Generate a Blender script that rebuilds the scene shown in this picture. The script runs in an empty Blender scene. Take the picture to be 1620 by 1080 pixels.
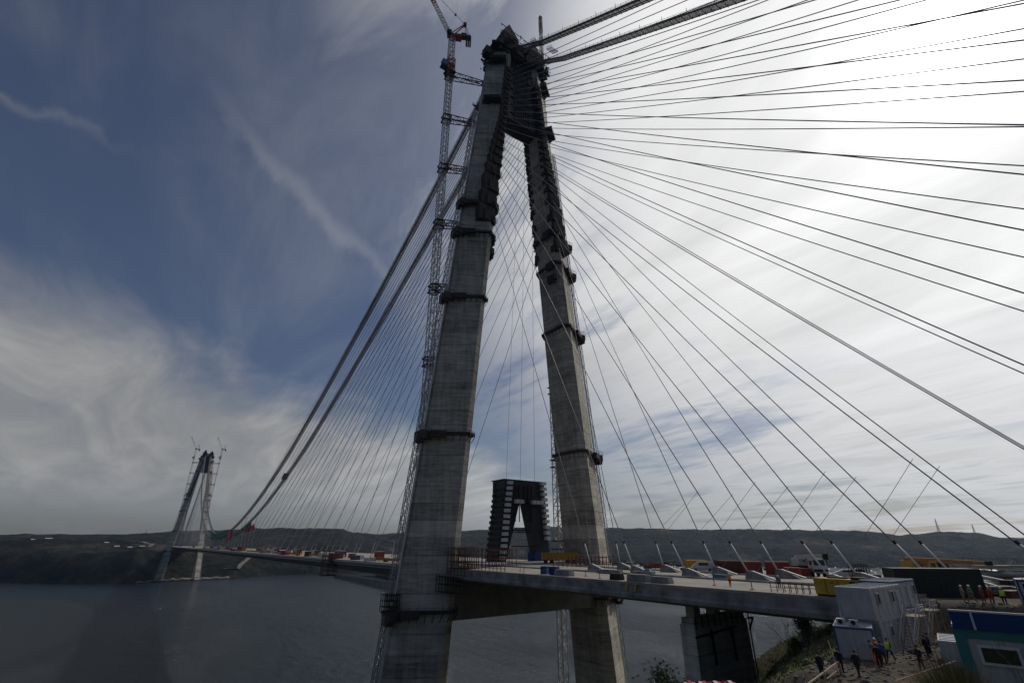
import bpy, bmesh, math, random
import numpy as np
from mathutils import Vector, Matrix
R_ = math.radians
random.seed(7)
S = bpy.context.scene
COL = S.collection

# ------------------------------------------------------------------ camera
CAM = Vector((-97.03, -131.42, 84.0))
PITCH, YAW = 22.986, 35.78
cam_d = bpy.data.cameras.new("camera")
cam = bpy.data.objects.new("camera", cam_d); COL.objects.link(cam)
cam.location = CAM
fw = Vector((math.sin(R_(YAW))*math.cos(R_(PITCH)), math.cos(R_(YAW))*math.cos(R_(PITCH)), math.sin(R_(PITCH))))
cam.rotation_euler = fw.to_track_quat('-Z', 'Y').to_euler()
cam_d.sensor_width = 36; cam_d.sensor_fit = 'HORIZONTAL'
cam_d.lens = 754.24/1620*36
cam_d.clip_start = 0.3; cam_d.clip_end = 40000
S.camera = cam

# ------------------------------------------------------------------ sun and sky
SUN_AZ, SUN_EL = 87.8, 40.7
sund = Vector((math.sin(R_(SUN_AZ))*math.cos(R_(SUN_EL)), math.cos(R_(SUN_AZ))*math.cos(R_(SUN_EL)), math.sin(R_(SUN_EL))))
sl = bpy.data.lights.new("sun", 'SUN'); sl.energy = 2.0; sl.angle = R_(1.0); sl.color = (1, .93, .83)
so = bpy.data.objects.new("sun", sl); COL.objects.link(so)
so.rotation_euler = sund.to_track_quat('Z', 'Y').to_euler()
W = bpy.data.worlds.new("World"); S.world = W; W.use_nodes = True
def world():
    nt = W.node_tree; N = nt.nodes; L = nt.links
    N.clear()
    out = N.new('ShaderNodeOutputWorld'); bg = N.new('ShaderNodeBackground'); L.new(bg.outputs[0], out.inputs[0])
    bg.inputs[1].default_value = 0.08
    sky = N.new('ShaderNodeTexSky'); sky.sky_type = 'NISHITA'; sky.sun_disc = False
    sky.sun_elevation = R_(SUN_EL); sky.sun_rotation = R_(SUN_AZ); sky.air_density = 1.2; sky.dust_density = 1.0; sky.ozone_density = 2.0
    tc = N.new('ShaderNodeTexCoord')
    nrm = N.new('ShaderNodeVectorMath'); nrm.operation = 'NORMALIZE'; L.new(tc.outputs['Generated'], nrm.inputs[0])
    def M(op, a, b=None, c=None, clamp=False):
        n = N.new('ShaderNodeMath'); n.operation = op; n.use_clamp = clamp
        for i, v in enumerate((a, b, c)):
            if v is None: continue
            if isinstance(v, (int, float)): n.inputs[i].default_value = v
            else: L.new(v, n.inputs[i])
        return n.outputs[0]
    dot = N.new('ShaderNodeVectorMath'); dot.operation = 'DOT_PRODUCT'; L.new(nrm.outputs[0], dot.inputs[0]); dot.inputs[1].default_value = sund
    sd = M('MAXIMUM', dot.outputs['Value'], 0.0)
    sep = N.new('ShaderNodeSeparateXYZ'); L.new(nrm.outputs[0], sep.inputs[0])
    zz = M('MAXIMUM', sep.outputs[2], 0.0)
    den = M('ADD', zz, 0.12)
    u = M('DIVIDE', sep.outputs[0], den); v = M('DIVIDE', sep.outputs[1], den)
    comb = N.new('ShaderNodeCombineXYZ'); L.new(u, comb.inputs[0]); L.new(v, comb.inputs[1])
    def noise(scale, sx, sy, rot, detail, rough, off=0.0, dist=0.0):
        mp = N.new('ShaderNodeMapping'); mp.inputs['Rotation'].default_value = (0, 0, R_(rot)); mp.inputs['Scale'].default_value = (sx, sy, 1)
        mp.inputs['Location'].default_value = (off, off*.7, 0)
        L.new(comb.outputs[0], mp.inputs[0])
        t = N.new('ShaderNodeTexNoise'); t.inputs['Scale'].default_value = scale; t.inputs['Detail'].default_value = detail; t.inputs['Roughness'].default_value = rough
        t.inputs['Distortion'].default_value = dist
        L.new(mp.outputs[0], t.inputs[0]); return t.outputs[0]
    n1 = noise(0.9, 1.0, .6, 20, 8, .6, 3.1, .5)
    n2 = noise(3.2, 1.0, .30, 20, 7, .62, 7.7, .7)
    n3 = noise(0.45, 1, .8, -20, 3, .5, 1.3)
    def SS(x, lo, hi, o0=0., o1=1.):
        r = N.new('ShaderNodeMapRange'); r.interpolation_type = 'SMOOTHSTEP'; L.new(x, r.inputs[0])
        for i, q in enumerate((lo, hi, o0, o1)): r.inputs[i+1].default_value = q
        return r.outputs[0]
    wob = M('ADD', M('MULTIPLY', M('SUBTRACT', n1, .5), 1.5), M('MULTIPLY', M('SUBTRACT', n2, .5), .55))
    # a broad bank of thin cloud low in the north, a clear strip under it
    bank = M('MULTIPLY', SS(M('ADD', M('SUBTRACT', v, M('MULTIPLY', u, .45)), wob), 1.75, 2.75), SS(M('ADD', v, M('MULTIPLY', n2, 1.6)), 7.6, 5.2, .25, 1.))
    bank = M('MULTIPLY', bank, M('ADD', .52, M('MULTIPLY', n2, .75)))
    # the thick veil round the sun
    east = SS(M('ADD', sd, M('MULTIPLY', wob, .16)), .44, .84)
    hole = M('MULTIPLY', M('MULTIPLY', SS(M('ADD', M('MULTIPLY', n1, .9), M('MULTIPLY', n2, .65)), .72, .92), SS(sd, .93, .78)), .80)
    east = M('MULTIPLY', east, M('SUBTRACT', 1.0, hole))
    shade_f = SS(M('ADD', M('MULTIPLY', n2, .7), M('MULTIPLY', n3, .5)), .45, .8, .90, 1.06)
    # one long contrail-like streak and a small wisp
    ln = M('SUBTRACT', M('MULTIPLY', M('SUBTRACT', u, -.10), .60), M('MULTIPLY', M('SUBTRACT', v, .89), .80))
    al = M('ADD', M('MULTIPLY', u, .80), M('MULTIPLY', v, .60))
    streak = M('MULTIPLY', SS(M('ABSOLUTE', M('ADD', ln, M('MULTIPLY', M('SUBTRACT', n2, .5), .34))), .05, .0), M('MULTIPLY', M('MULTIPLY', SS(al, .35, .75), SS(al, 2.2, 1.2)), .13))
    w1 = M('SUBTRACT', M('MULTIPLY', M('SUBTRACT', v, 1.16), 1.0), M('MULTIPLY', M('SUBTRACT', u, -.35), .12))
    wisp = M('MULTIPLY', M('MULTIPLY', SS(M('ABSOLUTE', M('ADD', w1, M('MULTIPLY', M('SUBTRACT', n2, .5), .26))), .03, .0), M('MULTIPLY', SS(u, -.16, -.42), SS(u, -.75, -.5))), .17)
    base = M('ADD', .05, M('MULTIPLY', SS(M('ADD', M('MULTIPLY', n2, .6), M('MULTIPLY', n1, .5)), .45, .80), .15))
    mask = M('MAXIMUM', M('MAXIMUM', bank, east), M('ADD', M('ADD', streak, wisp), base))
    mk = M('MULTIPLY', M('MINIMUM', mask, 1.0), .985)
    g = M('ADD', M('MULTIPLY', M('POWER', sd, 2.3), 11.0), M('ADD', M('MULTIPLY', M('POWER', sd, 90.0), 2.6), M('MULTIPLY', M('POWER', sd, 420.0), 60.0)))
    shade = M('ADD', .73, M('MULTIPLY', M('ADD', M('MULTIPLY', n2, .5), M('MULTIPLY', n1, .5)), .55))
    g2 = M('MULTIPLY', M('MULTIPLY', M('ADD', g, 4.9), shade), shade_f)
    cc = N.new('ShaderNodeVectorMath'); cc.operation = 'SCALE'; cc.inputs[0].default_value = (.985, .985, .985); L.new(g2, cc.inputs['Scale'])
    sk = N.new('ShaderNodeVectorMath'); sk.operation = 'MULTIPLY'; L.new(sky.outputs[0], sk.inputs[0]); sk.inputs[1].default_value = (.52, .54, .66)
    mx = N.new('ShaderNodeMix'); mx.data_type = 'RGBA'; L.new(mk, mx.inputs[0]); L.new(sk.outputs[0], mx.inputs[6]); L.new(cc.outputs[0], mx.inputs[7])
    glow = N.new('ShaderNodeVectorMath'); glow.operation = 'SCALE'; glow.inputs[0].default_value = (1, .97, .93); L.new(M('MULTIPLY', M('POWER', sd, 200.0), 1.2), glow.inputs['Scale'])
    ad = N.new('ShaderNodeVectorMath'); ad.operation = 'ADD'; L.new(mx.outputs[2], ad.inputs[0]); L.new(glow.outputs[0], ad.inputs[1])
    L.new(ad.outputs[0], bg.inputs[0])
world()
S.view_settings.view_transform = 'Standard'; S.view_settings.look = 'None'; S.view_settings.gamma = 1
S.view_settings.exposure = -0.35
S.render.engine = 'CYCLES'
S.cycles.volume_bounces = 1; S.cycles.diffuse_bounces = 6; S.cycles.max_bounces = 6; S.cycles.transparent_max_bounces = 8
S.cycles.use_denoising = True
S.cycles.caustics_reflective = False

# ------------------------------------------------------------------ materials
def mat(name, color, rough=.8, metal=0., var=.0, vscale=1., bump=0., bscale=8., spec=.3):
    m = bpy.data.materials.new(name); m.use_nodes = True; N = m.node_tree.nodes; L = m.node_tree.links
    b = N['Principled BSDF']; b.inputs['Roughness'].default_value = rough; b.inputs['Metallic'].default_value = metal
    b.inputs['Specular IOR Level'].default_value = spec
    b.inputs['Base Color'].default_value = (*color, 1)
    if var or bump:
        tc = N.new('ShaderNodeTexCoord'); 
        t = N.new('ShaderNodeTexNoise'); t.inputs['Scale'].default_value = vscale; t.inputs['Detail'].default_value = 6; t.inputs['Roughness'].default_value = .65
        L.new(tc.outputs['Object'], t.inputs[0])
        if var:
            r = N.new('ShaderNodeMapRange'); L.new(t.outputs[0], r.inputs[0]); r.inputs[1].default_value = .3; r.inputs[2].default_value = .7
            r.inputs[3].default_value = 1-var; r.inputs[4].default_value = 1+var*.6
            s = N.new('ShaderNodeVectorMath'); s.operation = 'SCALE'; s.inputs[0].default_value = color; L.new(r.outputs[0], s.inputs['Scale']); L.new(s.outputs[0], b.inputs['Base Color'])
        if bump:
            t2 = N.new('ShaderNodeTexNoise'); t2.inputs['Scale'].default_value = bscale; t2.inputs['Detail'].default_value = 5
            L.new(tc.outputs['Object'], t2.inputs[0])
            bp = N.new('ShaderNodeBump'); bp.inputs['Strength'].default_value = bump; bp.inputs['Distance'].default_value = .1; L.new(t2.outputs[0], bp.inputs['Height']); L.new(bp.outputs[0], b.inputs['Normal'])
    return m
def dirty(name, color):
    """sheet panels with vertical rain streaks, grime along the foot and faint corrugation"""
    m = bpy.data.materials.new(name); m.use_nodes = True; N = m.node_tree.nodes; L = m.node_tree.links; b = N['Principled BSDF']; b.inputs['Roughness'].default_value = .6
    tc = N.new('ShaderNodeTexCoord')
    def no(sc, s, off, det=6):
        mp = N.new('ShaderNodeMapping'); mp.inputs['Scale'].default_value = sc; mp.inputs['Location'].default_value = (off, off, 0); L.new(tc.outputs['Object'], mp.inputs[0])
        t = N.new('ShaderNodeTexNoise'); t.inputs['Scale'].default_value = s; t.inputs['Detail'].default_value = det; t.inputs['Roughness'].default_value = .65; L.new(mp.outputs[0], t.inputs[0]); return t.outputs[0]
    a = no((2.2, 2.2, .25), 1.6, 3.); c = no((1, 1, 1), 1.3, 9.)
    sp = N.new('ShaderNodeSeparateXYZ'); L.new(tc.outputs['Object'], sp.inputs[0])
    def M(op, p, q):
        n = N.new('ShaderNodeMath'); n.operation = op
        for i, v in enumerate((p, q)):
            if isinstance(v, (int, float)): n.inputs[i].default_value = v
            else: L.new(v, n.inputs[i])
        return n.outputs[0]
    st = M('SUBTRACT', 1.25, M('MULTIPLY', a, .55)); st = M('MULTIPLY', st, M('SUBTRACT', 1.3, M('MULTIPLY', c, .6)))
    s = N.new('ShaderNodeVectorMath'); s.operation = 'SCALE'; s.inputs[0].default_value = color; L.new(st, s.inputs['Scale']); L.new(s.outputs[0], b.inputs['Base Color'])
    w = M('SINE', M('MULTIPLY', M('ADD', sp.outputs[0], sp.outputs[1]), 31.0), 0.0)
    bp = N.new('ShaderNodeBump'); bp.inputs['Strength'].default_value = .5; bp.inputs['Distance'].default_value = .012; L.new(w, bp.inputs['Height']); L.new(bp.outputs[0], b.inputs['Normal'])
    return m
def concrete_banded(name, base):
    """slip-formed concrete: pour lifts of 4.5 m, each lift its own grey, dark water stains and formwork seams"""
    m = bpy.data.materials.new(name); m.use_nodes = True; N = m.node_tree.nodes; L = m.node_tree.links; b = N['Principled BSDF']
    b.inputs['Roughness'].default_value = .85; b.inputs['Specular IOR Level'].default_value = .2
    tc = N.new('ShaderNodeTexCoord'); sep = N.new('ShaderNodeSeparateXYZ'); L.new(tc.outputs['Object'], sep.inputs[0])
    def M(op, a, b_=None):
        n = N.new('ShaderNodeMath'); n.operation = op
        for i, v in enumerate((a, b_)):
            if v is None: continue
            if isinstance(v, (int, float)): n.inputs[i].default_value = v
            else: L.new(v, n.inputs[i])
        return n.outputs[0]
    def noise(sc, sv, det, off=0, rough=.6, dist=0):
        mp = N.new('ShaderNodeMapping'); mp.inputs['Scale'].default_value = sv; mp.inputs['Location'].default_value = (off, off, off); L.new(tc.outputs['Object'], mp.inputs[0])
        t = N.new('ShaderNodeTexNoise'); t.inputs['Scale'].default_value = sc; t.inputs['Detail'].default_value = det; t.inputs['Roughness'].default_value = rough; t.inputs['Distortion'].default_value = dist
        L.new(mp.outputs[0], t.inputs[0]); return t.outputs[0]
    lift = M('FLOOR', M('DIVIDE', sep.outputs[2], 4.5))
    wn = N.new('ShaderNodeTexWhiteNoise'); wn.noise_dimensions = '1D'; L.new(lift, wn.inputs['W'])
    band = noise(1.0, (.03, .03, .55), 4, 2.0)       # long horizontal streaks
    band2 = noise(1.0, (.22, .22, 1.3), 6, 9.0, .72, .6)
    run = noise(1.0, (.9, .9, .06), 5, 5.0, .6)      # vertical run-off streaks
    blot = noise(.12, (1, 1, 1), 5, 1.0, .6)
    seam = M('LESS_THAN', M('FRACT', M('DIVIDE', sep.outputs[2], 4.5)), .035)
    seam2 = M('LESS_THAN', M('FRACT', M('DIVIDE', M('ADD', sep.outputs[2], M('MULTIPLY', band2, .3)), 1.5)), .05)
    hx = M('ADD', sep.outputs[0], M('MULTIPLY', sep.outputs[1], .8))
    cell = M('ADD', M('FLOOR', M('DIVIDE', hx, 2.4)), M('MULTIPLY', lift, 17.3))
    wn2 = N.new('ShaderNodeTexWhiteNoise'); wn2.noise_dimensions = '1D'; L.new(cell, wn2.inputs['W'])
    vj = M('LESS_THAN', M('FRACT', M('DIVIDE', hx, 2.4)), .03)
    v = M('ADD', .22, M('ADD', M('MULTIPLY', wn.outputs[0], .34), M('MULTIPLY', wn2.outputs[0], .13)))
    v = M('ADD', v, M('MULTIPLY', band, .85)); v = M('ADD', v, M('MULTIPLY', M('SUBTRACT', band2, .5), 1.5))
    v = M('ADD', v, M('MULTIPLY', M('SUBTRACT', run, .5), .9)); v = M('ADD', v, M('MULTIPLY', M('SUBTRACT', blot, .5), .9)); v = M('MULTIPLY', v, M('SUBTRACT', 1.0, M('MULTIPLY', vj, .22)))
    v = M('MULTIPLY', v, M('SUBTRACT', 1.0, M('MULTIPLY', seam, .45))); v = M('MULTIPLY', v, M('SUBTRACT', 1.0, M('MULTIPLY', seam2, .16)))
    v = M('MAXIMUM', v, .25)
    s = N.new('ShaderNodeVectorMath'); s.operation = 'SCALE'; s.inputs[0].default_value = base; L.new(v, s.inputs['Scale']); L.new(s.outputs[0], b.inputs['Base Color'])
    bp = N.new('ShaderNodeBump'); bp.inputs['Strength'].default_value = .35; bp.inputs['Distance'].default_value = .3; L.new(v, bp.inputs['Height']); L.new(bp.outputs[0], b.inputs['Normal'])
    return m
M_TOWER = concrete_banded('tower concrete', (.39, .36, .31))
M_PIER = concrete_banded('pier concrete', (.46, .455, .42))
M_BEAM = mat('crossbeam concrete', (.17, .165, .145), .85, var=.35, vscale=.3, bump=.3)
M_CONC = mat('deck concrete', (.25, .24, .235), .8, var=.6, vscale=.35, bump=.3)
M_DECKTOP = mat('deck surface', (.30, .275, .235), .85, var=.3, vscale=.18, bump=.2, bscale=3)
M_DECKSTEEL = mat('painted deck steel', (.10, .11, .13), .5, .1, var=.25, vscale=.4)
M_DARK = mat('dark weathered steel', (.022, .021, .021), .7, .2, var=.4, vscale=1.2)
M_BROWN = mat('brown formwork steel', (.055, .042, .036), .8, .1, var=.5, vscale=1.)
M_REDST = mat('red primed steel', (.13, .05, .04), .7, .1, var=.4, vscale=1.)
M_RED = mat('red paint', (.27, .045, .035), .55, var=.2, vscale=1.5)
M_CRANE_R = mat('crane red paint', (.32, .10, .085), .6, var=.2, vscale=1)
M_CRANE_W = mat('crane white paint', (.55, .53, .50), .6, var=.25, vscale=1)
M_GREY = mat('galvanised steel', (.30, .30, .31), .5, .4, var=.25, vscale=1)
M_STAY = mat('stay sheath', (.24, .24, .25), .45, .1, var=.2, vscale=.2)
M_STAYW = mat('white stay sleeve', (.50, .51, .51), .5, var=.15, vscale=1)
M_CABLE = mat('main cable strand', (.085, .075, .075), .6, .3, var=.25, vscale=.6)
M_MESH = mat('catwalk mesh', (.21, .185, .19), .7, .2, var=.3, vscale=.6)
M_YEL = mat('yellow machine paint', (.50, .29, .03), .5, var=.25, vscale=1.)
M_ORG = mat('orange machine paint', (.36, .16, .035), .55, var=.25, vscale=1)
M_WHITE = dirty('white cabin panel', (.36, .375, .385))
M_ROOF = mat('cabin roof sheet', (.40, .42, .45), .5, var=.25, vscale=.8)
M_BLUE = mat('blue trim', (.035, .075, .20), .5, var=.15, vscale=2)
M_NAVY = mat('navy fabric banner', (.02, .045, .16), .8, var=.2, vscale=1.2, bump=.3)
M_TEAL = mat('teal frame', (.03, .16, .17), .55, var=.15, vscale=2)
M_GLASS = mat('dark glass', (.02, .022, .025), .12, spec=.6)
M_BLACK = mat('black rubber', (.015, .015, .016), .8)
M_CLAD = mat('black cladding panel', (.028, .028, .033), .55, .2, var=.4, vscale=.5)
M_BLOCK = mat('pale ballast block', (.52, .54, .56), .8, var=.12, vscale=1)
M_GREENBOX = mat('dark olive container', (.032, .038, .032), .6, var=.25, vscale=.8)
M_WOOD = mat('bare bark', (.06, .05, .045), .9, var=.3, vscale=6)
M_PINE = mat('raw timber', (.38, .28, .18), .8, var=.3, vscale=3)
M_LEAF = mat('leaf', (.045, .06, .028), .8, var=.5, vscale=3)
M_GRASSB = mat('grass blades', (.11, .125, .045), .9, var=.5, vscale=1.2)
M_GREENF = mat('green fabric', (.03, .19, .085), .8, var=.25, vscale=.3)
M_REDF = mat('red flag fabric', (.50, .03, .04), .8, var=.15, vscale=.3)
M_SKIN = mat('skin', (.42, .26, .19), .6)
M_HIVIS = mat('lime vest', (.55, .88, .06), .7)
M_HIVO = mat('orange vest', (.90, .20, .04), .7)
M_CLOTH_D = mat('dark cloth', (.022, .023, .03), .9)
M_CLOTH_B = mat('blue cloth', (.05, .09, .2), .9)
M_CLOTH_G = mat('grey cloth', (.16, .16, .17), .9)
M_CLOTH_T = mat('tan cloth', (.28, .19, .11), .9)
M_HELM = mat('white helmet', (.75, .75, .75), .4)
M_HELMY = mat('yellow helmet', (.75, .5, .05), .4)
M_HAIR = mat('dark hair', (.02, .016, .014), .8)
M_MODW = mat('white plastic', (.5, .5, .5), .5)
M_POLE = mat('faded red pole paint', (.36, .17, .14), .6, var=.3, vscale=3)
M_TEALC = mat('faded teal tarpaulin', (.04, .16, .20), .7, var=.2, vscale=2)

def mix_ground(name, c1, c2, c3, s1, s2, bump=.6, bs=.3, bd=1.0):
    m = bpy.data.materials.new(name); m.use_nodes = True; N = m.node_tree.nodes; L = m.node_tree.links; b = N['Principled BSDF']
    b.inputs['Roughness'].default_value = .95; b.inputs['Specular IOR Level'].default_value = .1
    tc = N.new('ShaderNodeTexCoord')
    def no(s, d, r=.65):
        t = N.new('ShaderNodeTexNoise'); t.inputs['Scale'].default_value = s; t.inputs['Detail'].default_value = d; t.inputs['Roughness'].default_value = r; L.new(tc.outputs['Object'], t.inputs[0]); return t.outputs[0]
    a = no(s1, 8); c = no(s2, 8)
    r1 = N.new('ShaderNodeMapRange'); r1.inputs[1].default_value = .42; r1.inputs[2].default_value = .58; L.new(a, r1.inputs[0])
    r2 = N.new('ShaderNodeMapRange'); r2.inputs[1].default_value = .55; r2.inputs[2].default_value = .68; L.new(c, r2.inputs[0])
    x = N.new('ShaderNodeMix'); x.data_type = 'RGBA'; x.inputs[6].default_value = (*c1, 1); x.inputs[7].default_value = (*c2, 1); L.new(r1.outputs[0], x.inputs[0])
    y = N.new('ShaderNodeMix'); y.data_type = 'RGBA'; y.inputs[7].default_value = (*c3, 1); L.new(x.outputs[2], y.inputs[6]); L.new(r2.outputs[0], y.inputs[0])
    L.new(y.outputs[2], b.inputs['Base Color'])
    t = no(bs, 10, .7); bp = N.new('ShaderNodeBump'); bp.inputs['Strength'].default_value = bump; bp.inputs['Distance'].default_value = bd; L.new(t, bp.inputs['Height']); L.new(bp.outputs[0], b.inputs['Normal'])
    return m
M_HILL = mix_ground('wooded far slope', (.010, .014, .011), (.040, .035, .024), (.11, .095, .07), .02, .006, 1.0, .05, 30.)
M_NEAR = mix_ground('grass and earth slope', (.085, .10, .035), (.12, .10, .06), (.17, .15, .11), .12, .3, .8, 2., .3)
M_YARD = mix_ground('packed earth yard', (.085, .072, .056), (.135, .118, .094), (.055, .048, .04), .35, 1.1, .9, 3., .25)
M_TRACK = mat('pale dirt track', (.17, .155, .13), .95, var=.25, vscale=.05)
M_ROCK = mat('pale shore rock', (.17, .155, .14), .95, var=.5, vscale=.05, bump=1., bscale=.1)

def water_mat():
    m = bpy.data.materials.new('strait water'); m.use_nodes = True; N = m.node_tree.nodes; L = m.node_tree.links; b = N['Principled BSDF']
    b.inputs['Base Color'].default_value = (.012, .024, .033, 1); b.inputs['Roughness'].default_value = .15; b.inputs['IOR'].default_value = 1.45
    b.inputs['Specular IOR Level'].default_value = .5
    tc = N.new('ShaderNodeTexCoord')
    def no(s, d, sc=(1, 1, 1), r=.6):
        mp = N.new('ShaderNodeMapping'); mp.inputs['Scale'].default_value = sc; mp.inputs['Rotation'].default_value = (0, 0, .5); L.new(tc.outputs['Object'], mp.inputs[0])
        t = N.new('ShaderNodeTexNoise'); t.inputs['Scale'].default_value = s; t.inputs['Detail'].default_value = d; t.inputs['Roughness'].default_value = r; L.new(mp.outputs[0], t.inputs[0]); return t.outputs[0]
    w0 = no(.30, 8, (1, .6, 1), .7); w1 = no(.075, 4, (1, .45, 1), .55)
    am = N.new('ShaderNodeMath'); am.operation = 'MULTIPLY_ADD'; L.new(w1, am.inputs[0]); am.inputs[1].default_value = 2.2; L.new(w0, am.inputs[2]); w = am.outputs[0]; patch = no(.0028, 4, (1, .5, 1))
    mr = N.new('ShaderNodeMapRange'); mr.inputs[1].default_value = .40; mr.inputs[2].default_value = .60; mr.inputs[3].default_value = .5; mr.inputs[4].default_value = 1.0; L.new(patch, mr.inputs[0])
    bp = N.new('ShaderNodeBump'); bp.inputs['Distance'].default_value = 8.5; L.new(mr.outputs[0], bp.inputs['Strength']); L.new(w, bp.inputs['Height']); L.new(bp.outputs[0], b.inputs['Normal'])
    return m
M_WATER = water_mat()

# ------------------------------------------------------------------ mesh helpers
class MB:
    def __init__(s): s.v = []; s.f = []; s.mi = []; s.m = 0
    def add(s, vs, fs):
        o = len(s.v); s.v += [tuple(p) for p in vs]; s.f += [tuple(i+o for i in f) for f in fs]; s.mi += [s.m]*len(fs)
    def box(s, c, d, rz=0, rx=0, ry=0):
        m = Matrix.Rotation(rz, 3, 'Z') @ Matrix.Rotation(ry, 3, 'Y') @ Matrix.Rotation(rx, 3, 'X')
        c = Vector(c); vs = [c + m @ Vector((x*d[0]/2, y*d[1]/2, z*d[2]/2)) for z in (-1, 1) for x, y in ((-1, -1), (1, -1), (1, 1), (-1, 1))]
        s.add(vs, [(3, 2, 1, 0), (4, 5, 6, 7), (0, 1, 5, 4), (1, 2, 6, 5), (2, 3, 7, 6), (3, 0, 4, 7)])
    def bar(s, p, q, w, h=None):
        p, q = Vector(p), Vector(q); a = (q-p); 
        if a.length < 1e-6: return
        a.normalize(); u = a.cross(Vector((0, 0, 1)));
        if u.length < 1e-3: u = a.cross(Vector((0, 1, 0)))
        u.normalize(); n = u.cross(a); h = w if h is None else h
        vs = [e + u*x*w/2 + n*y*h/2 for e in (p, q) for x, y in ((-1, -1), (1, -1), (1, 1), (-1, 1))]
        s.add(vs, [(0, 1, 2, 3), (7, 6, 5, 4), (0, 4, 5, 1), (1, 5, 6, 2), (2, 6, 7, 3), (3, 7, 4, 0)])
    def tube(s, pts, r, n=6, r2=None):
        pts = [Vector(p) for p in pts]; k = len(pts); r2 = r if r2 is None else r2
        rings = []
        u = None
        for i, p in enumerate(pts):
            a = (pts[min(i+1, k-1)] - pts[max(i-1, 0)]).normalized()
            if u is None:
                u = a.cross(Vector((0, 0, 1)))
                if u.length < 1e-2: u = a.cross(Vector((0, 1, 0)))
            else: u = u - a*u.dot(a)
            u.normalize(); w = a.cross(u); rr = r + (r2-r)*i/max(1, k-1)
            rings.append([p + (u*math.cos(t) + w*math.sin(t))*rr for t in [2*math.pi*j/n for j in range(n)]])
        o = [p for ring in rings for p in ring]
        fs = [(i*n+j, i*n+(j+1) % n, (i+1)*n+(j+1) % n, (i+1)*n+j) for i in range(k-1) for j in range(n)]
        fs += [tuple(range(n))[::-1], tuple((k-1)*n+j for j in range(n))]
        s.add(o, fs)
    def loft(s, secs, cap=True):
        n = len(secs[0]); o = [p for sec in secs for p in sec]
        fs = [(i*n+j, i*n+(j+1) % n, (i+1)*n+(j+1) % n, (i+1)*n+j) for i in range(len(secs)-1) for j in range(n)]
        if cap: fs += [tuple(range(n))[::-1], tuple((len(secs)-1)*n+j for j in range(n))]
        s.add(o, fs)
    def lattice(s, p, q, w, t, step=None, k=False, w2=None):
        """four-chord truss from p to q"""
        p, q = Vector(p), Vector(q); a = (q-p); Ln = a.length; a.normalize()
        u = a.cross(Vector((0, 0, 1)))
        if u.length < .05: u = Vector((1, 0, 0))
        u.normalize(); n = u.cross(a); step = step or w; w2 = w if w2 is None else w2
        c = [(-1, -1), (1, -1), (1, 1), (-1, 1)]; m = max(1, round(Ln/step))
        def P(i, j): return p + a*Ln*i/m + u*c[j % 4][0]*w/2 + n*c[j % 4][1]*w2/2
        for j in range(4): s.bar(P(0, j), P(m, j), t)
        for i in range(m+1):
            for j in range(4):
                s.bar(P(i, j), P(i, j+1), t*.6)
                if i < m: s.bar(P(i, j), P(i+1, j+1), t*.6) if (i+j) % 2 else s.bar(P(i, j+1), P(i+1, j), t*.6)
    def build(s, name, m, parent=None, world=False, smooth=False):
        me = bpy.data.meshes.new(name)
        off = Vector((0, 0, 0))
        if world and parent is not None:
            pp = parent
            while pp is not None: off += pp.location; pp = pp.parent
        me.from_pydata([tuple(Vector(p)-off) for p in s.v], [], s.f)
        for x in (m if isinstance(m, (list, tuple)) else [m]): me.materials.append(x)
        if any(s.mi): me.polygons.foreach_set('material_index', s.mi)
        if smooth: me.polygons.foreach_set('use_smooth', [True]*len(s.f))
        me.update()
        o = bpy.data.objects.new(name, me); COL.objects.link(o)
        if parent is not None: o.parent = parent
        return o
def tag(o, label=None, cat=None, group=None, kind=None):
    if label and not 4 <= len(label.split()) <= 16: print('LABEL LENGTH', len(label.split()), label)
    if label: o['label'] = label
    if cat: o['category'] = cat
    if group: o['group'] = group
    if kind: o['kind'] = kind
    return o
def thing(name, label, cat, loc=(0, 0, 0), rz=0, group=None):
    o = bpy.data.objects.new(name, None); COL.objects.link(o); o.location = loc; o.rotation_euler = (0, 0, rz); o.empty_display_size = .5
    return tag(o, label, cat, group)
def kids(o): return [c for c in bpy.data.objects if c.parent == o]
def dup(o, loc=None, rz=None, label=None, group=None, parent=None):
    c = o.copy(); COL.objects.link(c); c.parent = parent
    if loc is not None: c.location = loc
    if rz is not None: c.rotation_euler = (0, 0, rz)
    if label: c['label'] = label
    if group: c['group'] = group
    for k in kids(o): dup(k, parent=c)
    return c
ORD = ['lowest', 'second lowest', 'third lowest', 'fourth lowest', 'fifth lowest', 'sixth lowest', 'seventh lowest', 'eighth lowest', 'ninth lowest', 'tenth lowest', 'eleventh lowest',
       'eleventh highest', 'tenth highest', 'ninth highest', 'eighth highest', 'seventh highest', 'sixth highest', 'fifth highest', 'fourth highest', 'third highest', 'second highest', 'highest']

# ------------------------------------------------------------------ water and terrain
b = MB(); b.add([(-9000, -6000, 0), (9000, -6000, 0), (9000, 9000, 0), (-9000, 9000, 0)], [(0, 1, 2, 3)])
tag(b.build('water', M_WATER), 'dark rippled water of the wide strait', None, kind='structure')

def fbm(x, y, o=5, seed=0):
    v = np.zeros_like(x, dtype=float); a = 1.; f = 1.
    rg = np.random.RandomState(seed)
    for i in range(o):
        for _ in range(3):
            th = rg.rand()*6.283; ph = rg.rand()*6.283; k = f*(0.8+.4*rg.rand())
            v += a*np.sin((x*math.cos(th)+y*math.sin(th))*k + ph + 1.3*np.sin((x*math.sin(th)-y*math.cos(th))*k*.7+ph*2))/3
        a *= .5; f *= 2.07
    return v

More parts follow.
